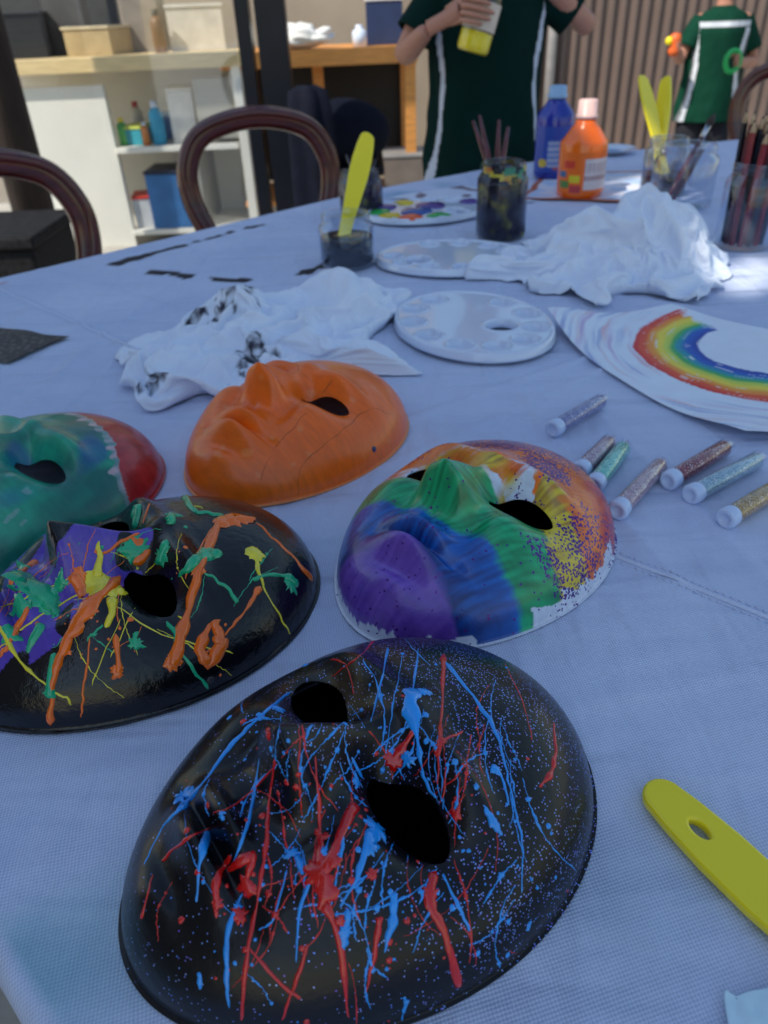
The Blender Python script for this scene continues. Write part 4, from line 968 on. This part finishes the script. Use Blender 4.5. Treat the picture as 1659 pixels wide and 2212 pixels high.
vessel('spray_bottle','brown spray bottle on the counter between the cartons','bottle',(X+.28,cy+.1,.991),.035,.2,flatm('brown_plastic',(.2,.09,.03)),M['black_metal'])
th=thing('work_bench','orange pine work bench behind the standing child','bench',(-.25,cy+.1,0))
bx('benchtop',M['pine'],th,(0,.2,.94,1.08,.7,.08))
for x,y in ((.5,-.1),(.5,.5),(-.5,.5),(-.02,.1)): bx('leg',M['pine'],th,(x,y,.45,.06,.06,.898))
bx('shelf',M['pine'],th,(0,.2,.2,1.0,.6,.03)); bx('back_panel',flatm('dark_panel',(.03,.025,.022)),th,(0,.56,.55,1.0,.02,.66))
def crump(name,label,cat,c,sx,sy,sz,seed,colr=(.8,.8,.78)):
    v,f=ellipsoid((0,0,0),1,1,1,40,24); vv=[]
    for p in v:
        k=1+.45*noise.noise(Vector(p)*1.8+Vector((seed,0,0)))+.15*noise.noise(Vector(p)*6); vv.append((p[0]*sx*k,p[1]*sy*k,max(0,(p[2]*.5+.5)*sz*k)))
    mb=MB(); mb.add((vv,f),0,[colr]*len(vv)); return tag(mb.build(name,M['rag'],loc=c),label,cat)
crump('crumpled_cloth','white crumpled cloth lying on the pine work bench','cloth',(-.35,cy+.05,.981),.16,.1,.1,4)
lbox('storage_tub','navy tub with white lid on the right of the work bench','tub',(.12,cy+.25,.981),(.2,.25,.2),(.02,.04,.12),(.75,.75,.78))
lbox('storage_tub','black case on the bench shelf','tub',(-.2,cy+.05,.216),(.42,.3,.16),(.1,.09,.09),(.2,.17,.14))
lbox('storage_tub','grey and brown carton on the bench shelf','tub',(.22,cy+.05,.216),(.26,.3,.22),(.25,.2,.17),(.4,.38,.36))
vessel('mug','white mug beside the navy tub on the work bench','mug',(-.02,cy+.02,.981),.04,.1,M['plastic_white'],M['plastic_white'])
bag=thing('backpack','black padded bag under the work bench top','bag',(-.12,cy-.45,0))
mb=MB(); v,f=ellipsoid((0,0,.62),.24,.14,.16,32,20); mb.add(([(x*(1+.06*noise.noise(Vector((x,y,z))*9)),y,z) for x,y,z in v],f)); mb.build('bag_body',M['black_fab'],bag)
bx('stool_top',M['black_metal'],bag,(0,0,.455,.4,.3,.03))
for x,y in ((-.16,-.1),(.16,-.1),(-.16,.1),(.16,.1)): bx('stool_leg',M['black_metal'],bag,(x,y,.22,.025,.025,.44))
jk=D(672,300,3.1); th=thing('hanging_jacket','dark navy jacket draped on a stand behind the arch chair','jacket',(jk.x,jk.y,0))
pr=[(.03,.9),(.07,.88),(.085,.78),(.09,.6),(.1,.4),(.11,.25)]
v=[];f=[];n=40
for j,(r,z) in enumerate(pr):
    for i in range(n): a=2*pi*i/n; k=1+.18*sin(a*5+z*3); v.append((r*k*cos(a),r*.6*k*sin(a),z))
for j in range(len(pr)-1):
    for i in range(n): k=(i+1)%n; f.append((j*n+i,j*n+k,(j+1)*n+k,(j+1)*n+i))
mb=MB(); mb.add((v,f)); mb.build('jacket_body',M['black_fab'],th)
mb=MB(); mb.add(tube([(0,0,.88),(0,0,0)],.015,8)); mb.add(box(0,0,.015,.3,.3,.03)); mb.build('stand',M['black_metal'],th)
dx=D(590,240,3.4); th=thing('glazed_door_frame','black aluminium glass door frame left of the work bench','door frame',(dx.x,dx.y,0))
for xx,w_ in ((-.085,.06),(.035,.13)): bx('post',M['black_metal'],th,(xx,0,1.25,w_,.1,2.5))
bx('header',M['black_metal'],th,(-.95,0,2.54,2.1,.1,.08))
bx('post',M['black_metal'],th,(-1.95,0,1.25,.08,.1,2.5))
mb=MB(); mb.add(box(-1.02,0,1.26,1.78,.006,2.46)); mb.build('glass_pane',glass('door_glass',(.95,.96,.97),base=.08,k_=.3),th,False)
p=D(-5,150,2.9); th=thing('timber_post','dark brown timber post at the far left edge','post',(p.x-.02,p.y,0)); mb=MB(); mb.add(tube([(0,0,0),(0.01,0,1.2),(-.01,0,2.6)],[.09,.08,.085],14)); mb.build('post_shaft',pm('dark_bark',(.04,.025,.02),.9,.5,15,40,.01,stretch=(1,1,.3)),th); bx('post_foot',M['black_metal'],th,(0,0,.02,.22,.22,.04))
p=D(10,470,2.6); m_=pm('dark_speckle',(.018,.018,.022),.7,.9,60,90,.001,spec=.2)  # dark box added to fill the dark gap under the left chair's arch
th=thing('dark_filler_box','dark speckled box added to fill the dark gap behind the left chair','planter',(p.x-.1,p.y,0)); bx('planter_body',m_,th,(0,0,.26,.5,.4,.52),bevel=.01); bx('planter_rim',m_,th,(0,0,.541,.54,.44,.04),bevel=.008)
# ---------------------------------------------------------------- people
def hand_wrap(mb,wrist,center,axis,R_,sc=1.,front=Vector((0,-1,0))):
    axis=axis.normalized(); e=wrist-center; e=(e-axis*e.dot(axis)).normalized(); fr=axis.cross(e); 
    if fr.dot(front)<0: fr=-fr
    pal=center+e*(R_+.013*sc)
    mb.add(tube(smooth([wrist,wrist.lerp(pal,.5),pal+fr*.004,pal+fr*.014-e*.002],4),[.021*sc]*5+[.024*sc]*4+[.026*sc]*3+[.02*sc],12,.62,axis.cross(e)))
    for k,(mx_,rf) in enumerate(((128,.0082),(146,.0086),(140,.0082),(118,.0072))):
        off=(1.5-k)*.0165*sc; q=[]
        for s in range(10):
            ph=rad(5+(mx_-5)*s/9); q.append(center+axis*(off)+(e*cos(ph)+fr*sin(ph))*(R_+.0065*sc))
        mb.add(tube([wrist.lerp(pal,.75)+axis*off*.8]+q,[rf*sc*1.15]+[rf*sc*(1-.03*s+(.06 if s in(3,6) else 0)) for s in range(9)]+[rf*sc*.4],10))
    q=[wrist.lerp(pal,.5)+axis*.02*sc]
    for s in range(6):
        ph=-rad(5+75*s/5); q.append(center+axis*(.036-.01*s/5)*sc+(e*cos(ph)+fr*sin(ph))*(R_+.008*sc))
    mb.add(tube(q,[.012*sc,.0115*sc,.011*sc,.0105*sc,.010*sc,.009*sc,.004*sc],10))
def person(label,loc,rot,stat,elL,wrL,elR,wrR,holds,shirtfn):
    s=stat/1.52; Rz=Matrix.Rotation(rot,3,'Z'); Lc=Vector(loc)
    th=thing('person',label,'person',loc)
    q=lambda x,y,z: Rz@(Vector((x,y,z))*s)
    j={'pel':(q(0,0,.82),(.11*s,.085*s)),'sp':(q(0,0,.97),(.105*s,.08*s)),'ch':(q(0,0,1.12),(.115*s,.085*s)),'nb':(q(0,.005,1.235),(.055*s,.05*s)),'nk':(q(0,0,1.3),.045*s),'hd':(q(0,-.005,1.35),.05*s)}
    ed=[('pel','sp'),('sp','ch'),('ch','nb'),('nb','nk'),('nk','hd')]
    for sd_,e_,w_ in ((-1,elL,wrL),(1,elR,wrR)):
        n=str(sd_); sh=q(sd_*.145,.005,1.205); e_=Vector(e_)-Lc; w_=Vector(w_)-Lc
        j['s'+n]=(sh,.042*s); j['u'+n]=(sh.lerp(e_,.5),.038*s); j['e'+n]=(e_,.034*s); j['f'+n]=(e_.lerp(w_,.35),.035*s); j['w'+n]=(w_,.023*s)
        ed+=[('ch','s'+n),('s'+n,'u'+n),('u'+n,'e'+n),('e'+n,'f'+n),('f'+n,'w'+n)]
        j['h'+n]=(q(sd_*.075,0,.76),.07*s); j['t'+n]=(q(sd_*.085,0,.6),.065*s); j['k'+n]=(q(sd_*.09,-.01,.43),.048*s); j['c'+n]=(q(sd_*.092,.01,.3),.046*s); j['a'+n]=(q(sd_*.095,.01,.09),.032*s); j['o'+n]=(q(sd_*.11,-.1,.035),.03*s)
        ed+=[('pel','h'+n),('h'+n,'t'+n),('t'+n,'k'+n),('k'+n,'c'+n),('c'+n,'a'+n),('a'+n,'o'+n)]
    mb=MB(); mb.add(skin(j,ed,'pel'))
    v,f=ellipsoid((0,0,0),1,1,1,36,28); vv=[]
    for x,y,z in v:
        w_=.072*(1-.22*max(0,-z)**1.5); px_=x*w_; py_=y*.088*(1-.1*max(0,-z)); pz=z*.108
        if y<0:
            py_-= .017*math.exp(-(x/.16)**2-((z+.12)/.2)**2); py_+=.008*math.exp(-((abs(x)-.38)/.2)**2-((z-.08)/.14)**2); py_-=.005*math.exp(-(x/.3)**2-((z+.5)/.07)**2)
        vv.append(q(px_,py_-.012,pz+1.41))
    mb.add((vv,f))
    for sd_ in (-1,1):
        v,f=ellipsoid((sd_*.073,-.0,1.405),.008,.016,.028,12,10); mb.add(([q(*p) for p in v],f))
    for (w_,c_,ax_,r_,sc) in holds: hand_wrap(mb,Vector(w_)-Lc,Vector(c_)-Lc,ax_,r_,sc)
    mb.build('body',M['skinm'],th)
    for sd_ in (-1,1):
        mb=MB(); v,f=ellipsoid((sd_*.028,-.088,1.418),.011,.007,.006,12,8); mb.add(([q(*p) for p in v],f)); mb.build('eye',flatm('eye_dark',(.03,.02,.02),.2),th)
    mb=MB(); v,f=ellipsoid((0,.008,1.43),.08,.094,.1,32,24)
    v=[q(x*(1+.05*noise.noise(Vector((x,y,z))*40)),max(y,-.072 if z<1.47 else -.2),z if z>1.36 or y>.02 else 1.5) for x,y,z in v]; mb.add((v,f)); mb.build('hair',M['hair'],th)
    rings=[(.66,.19,.135),(.72,.19,.135),(.82,.18,.128),(.94,.172,.12),(1.05,.175,.118),(1.13,.178,.114),(1.19,.17,.1),(1.225,.13,.085),(1.25,.075,.065),(1.265,.06,.058)]
    v=[];f=[];cc=[];n=192; zz=np.linspace(.66,1.265,90)
    for z in zz:
        a_=np.interp(z,[r[0] for r in rings],[r[1] for r in rings]); b_=np.interp(z,[r[0] for r in rings],[r[2] for r in rings])
        for i in range(n):
            a=2*pi*i/n; k=1+.035*sin(5*a+6*z)*max(0,(1.15-z))*2+.05*noise.noise(Vector((cos(a)*2.2,sin(a)*2.2,z*6)))+.03*noise.noise(Vector((cos(a)*5,sin(a)*5,z*14))); x=a_*k*cos(a); y=b_*k*sin(a)
            v.append(q(x,y,z)); cc.append(shirtfn(cos(a),sin(a),z))
    for jx in range(89):
        for i in range(n): k=(i+1)%n; f.append((jx*n+i,jx*n+k,(jx+1)*n+k,(jx+1)*n+i))
    mb=MB(); mb.add((v,f),0,cc)
    for sd_,e_ in ((-1,elL),(1,elR)):
        sh=q(sd_*.12,.005,1.2); e_=Vector(e_)-Lc; ar=sh.lerp(e_,.7); pts_=[sh.lerp(ar,k/8) for k in range(9)]
        tv=tube(pts_,[s*r_ for r_ in (.05,.056,.058,.059,.06,.061,.062,.063,.064)],24,1.,cap=False); mb.add(tv,0,[shirtfn(0,-.1,1.0)]*len(tv[0]))
    mb.build('polo_shirt',M['shirt'],th,solid=.003)
    mb=MB(); v,f=ellipsoid((0,0,.76),.155,.105,.11,28,18); mb.add(([q(*p) for p in v],f))
    for sd_ in (-1,1):
        mb.add(tube([q(*p) for p in ((sd_*.078,0,.76),(sd_*.084,0,.6),(sd_*.09,-.01,.43),(sd_*.092,.005,.28),(sd_*.095,.01,.09))],[s*r_ for r_ in (.085,.082,.066,.062,.06)],18))
    mb.build('trousers',M['trouser'],th)
    for sd_ in (-1,1):
        mb=MB(); v,f=ellipsoid((sd_*.105,-.05,.04),.045,.12,.042,20,14); mb.add(([q(x,y,max(0,z)) for x,y,z in v],f)); mb.build('shoe',M['shoe'],th)
    return th
def s1(ca,sa,z):
    u=.9-.13*sin(min(1,max(0,(z-.66)/.5))*pi)
    if sa<.05 and u<abs(ca)<u+.085 and z<1.17: return (.68,.72,.82)
    return (.003,.024,.02)
hb=D(1037,46,2.02); axb=Vector((.28,.05,.95)).normalized(); hb2=hb+axb*.14
w1=D(925,62,2.08); e1=D(868,128,2.24); e2=D(1275,62,2.24); w2=D(1165,-55,2.1)
person('child in dark green polo with white side stripes holding a yellow paint bottle',(.375,2.66,0),0,1.52,e1,w1,e2,w2,[(w1,hb+axb*.015,axb,.046,1.),(w2,hb2,axb,.03,1.)],s1)
th=thing('paint_bottle','clear bottle with yellow paint in the bottom held by the standing child','bottle',hb-axb*.075); Qm=axb.to_track_quat('Z','Y').to_matrix().to_4x4()
mb=MB(); mb.add(xf(lathe([(0,0),(.041,0),(.046,.008),(.046,.14),(.036,.16),(.018,.175),(.018,.19)],32),Qm)); mb.build('bottle_wall',M['tube_glass'],th)
mb=MB(); mb.add(xf(lathe([(0,.001),(.040,.001),(.0445,.009),(.0445,.05),(0,.052)],32),Qm)); mb.build('yellow_paint',flatm('yellow_liquid',(1.,.78,.005),.2),th)
mb=MB(); v,f=lathe([(.0466,.055),(.0466,.12)],32); mb.add(xf((v,f),Qm)); mb.build('printed_label',flatm('pink_label',(.75,.62,.5)),th)
mb=MB(); mb.add(xf(lathe([(.02,.188),(.02,.21),(0,.21)],24),Qm)); mb.build('cap',M['plastic_white'],th)
def s2(ca,sa,z):
    u=.76-.14*sin(min(1,max(0,(z-.66)/.5))*pi)
    if sa<.1 and u<abs(ca)<u+.2 and z<1.15: return (.68,.72,.8) if abs(ca)<u+.13 else (.2,.21,.23)
    if 1.16<z<1.185 : return (.68,.72,.8)
    return (.005,.05,.03)
L2=D(1545,215,3.95); loc2=(L2.x,L2.y+.1,0)
o1=D(1457,98,3.75); o2_=D(1583,132,3.62)
el=Vector((loc2[0]-.2,loc2[1]-.02,.86)); er=Vector((loc2[0]+.2,loc2[1]-.02,.84)); wl_=o1+Vector((.04,.05,-.02)); wr_=o2_+Vector((.06,.06,-.01))
person('smaller child in green polo standing by the corrugated fence',loc2,rad(-12),1.32,el,wl_,er,wr_,[(wl_,o1,Vector((0,.1,1)),.02,.85),(wr_,o2_,Vector((0,.2,1)),.02,.85)],s2)
th=thing('toy','orange and yellow toy held by the smaller child','toy',o1); mb=MB(); mb.add(lathe([(0,-.05),(.022,-.045),(.03,-.02),(.02,0),(.03,.02),(.022,.05),(0,.055)],24)); mb.build('toy_body',flatm('toy_orange',(.85,.15,.03)),th)
mb=MB(); mb.add(ellipsoid((-.03,0,.02),.02,.02,.02)); mb.build('toy_knob',M['yellow'],th)
th=thing('toy','green ring shaped toy held by the smaller child','toy',o2_); mb=MB(); q=[(.035*cos(a),0,.045*sin(a)) for a in np.linspace(0,2*pi,24,endpoint=False)]; mb.add(tube(q,.012,10,closed=True,up=(0,1,0))); mb.build('toy_ring',flatm('toy_green',(.02,.5,.12)),th)
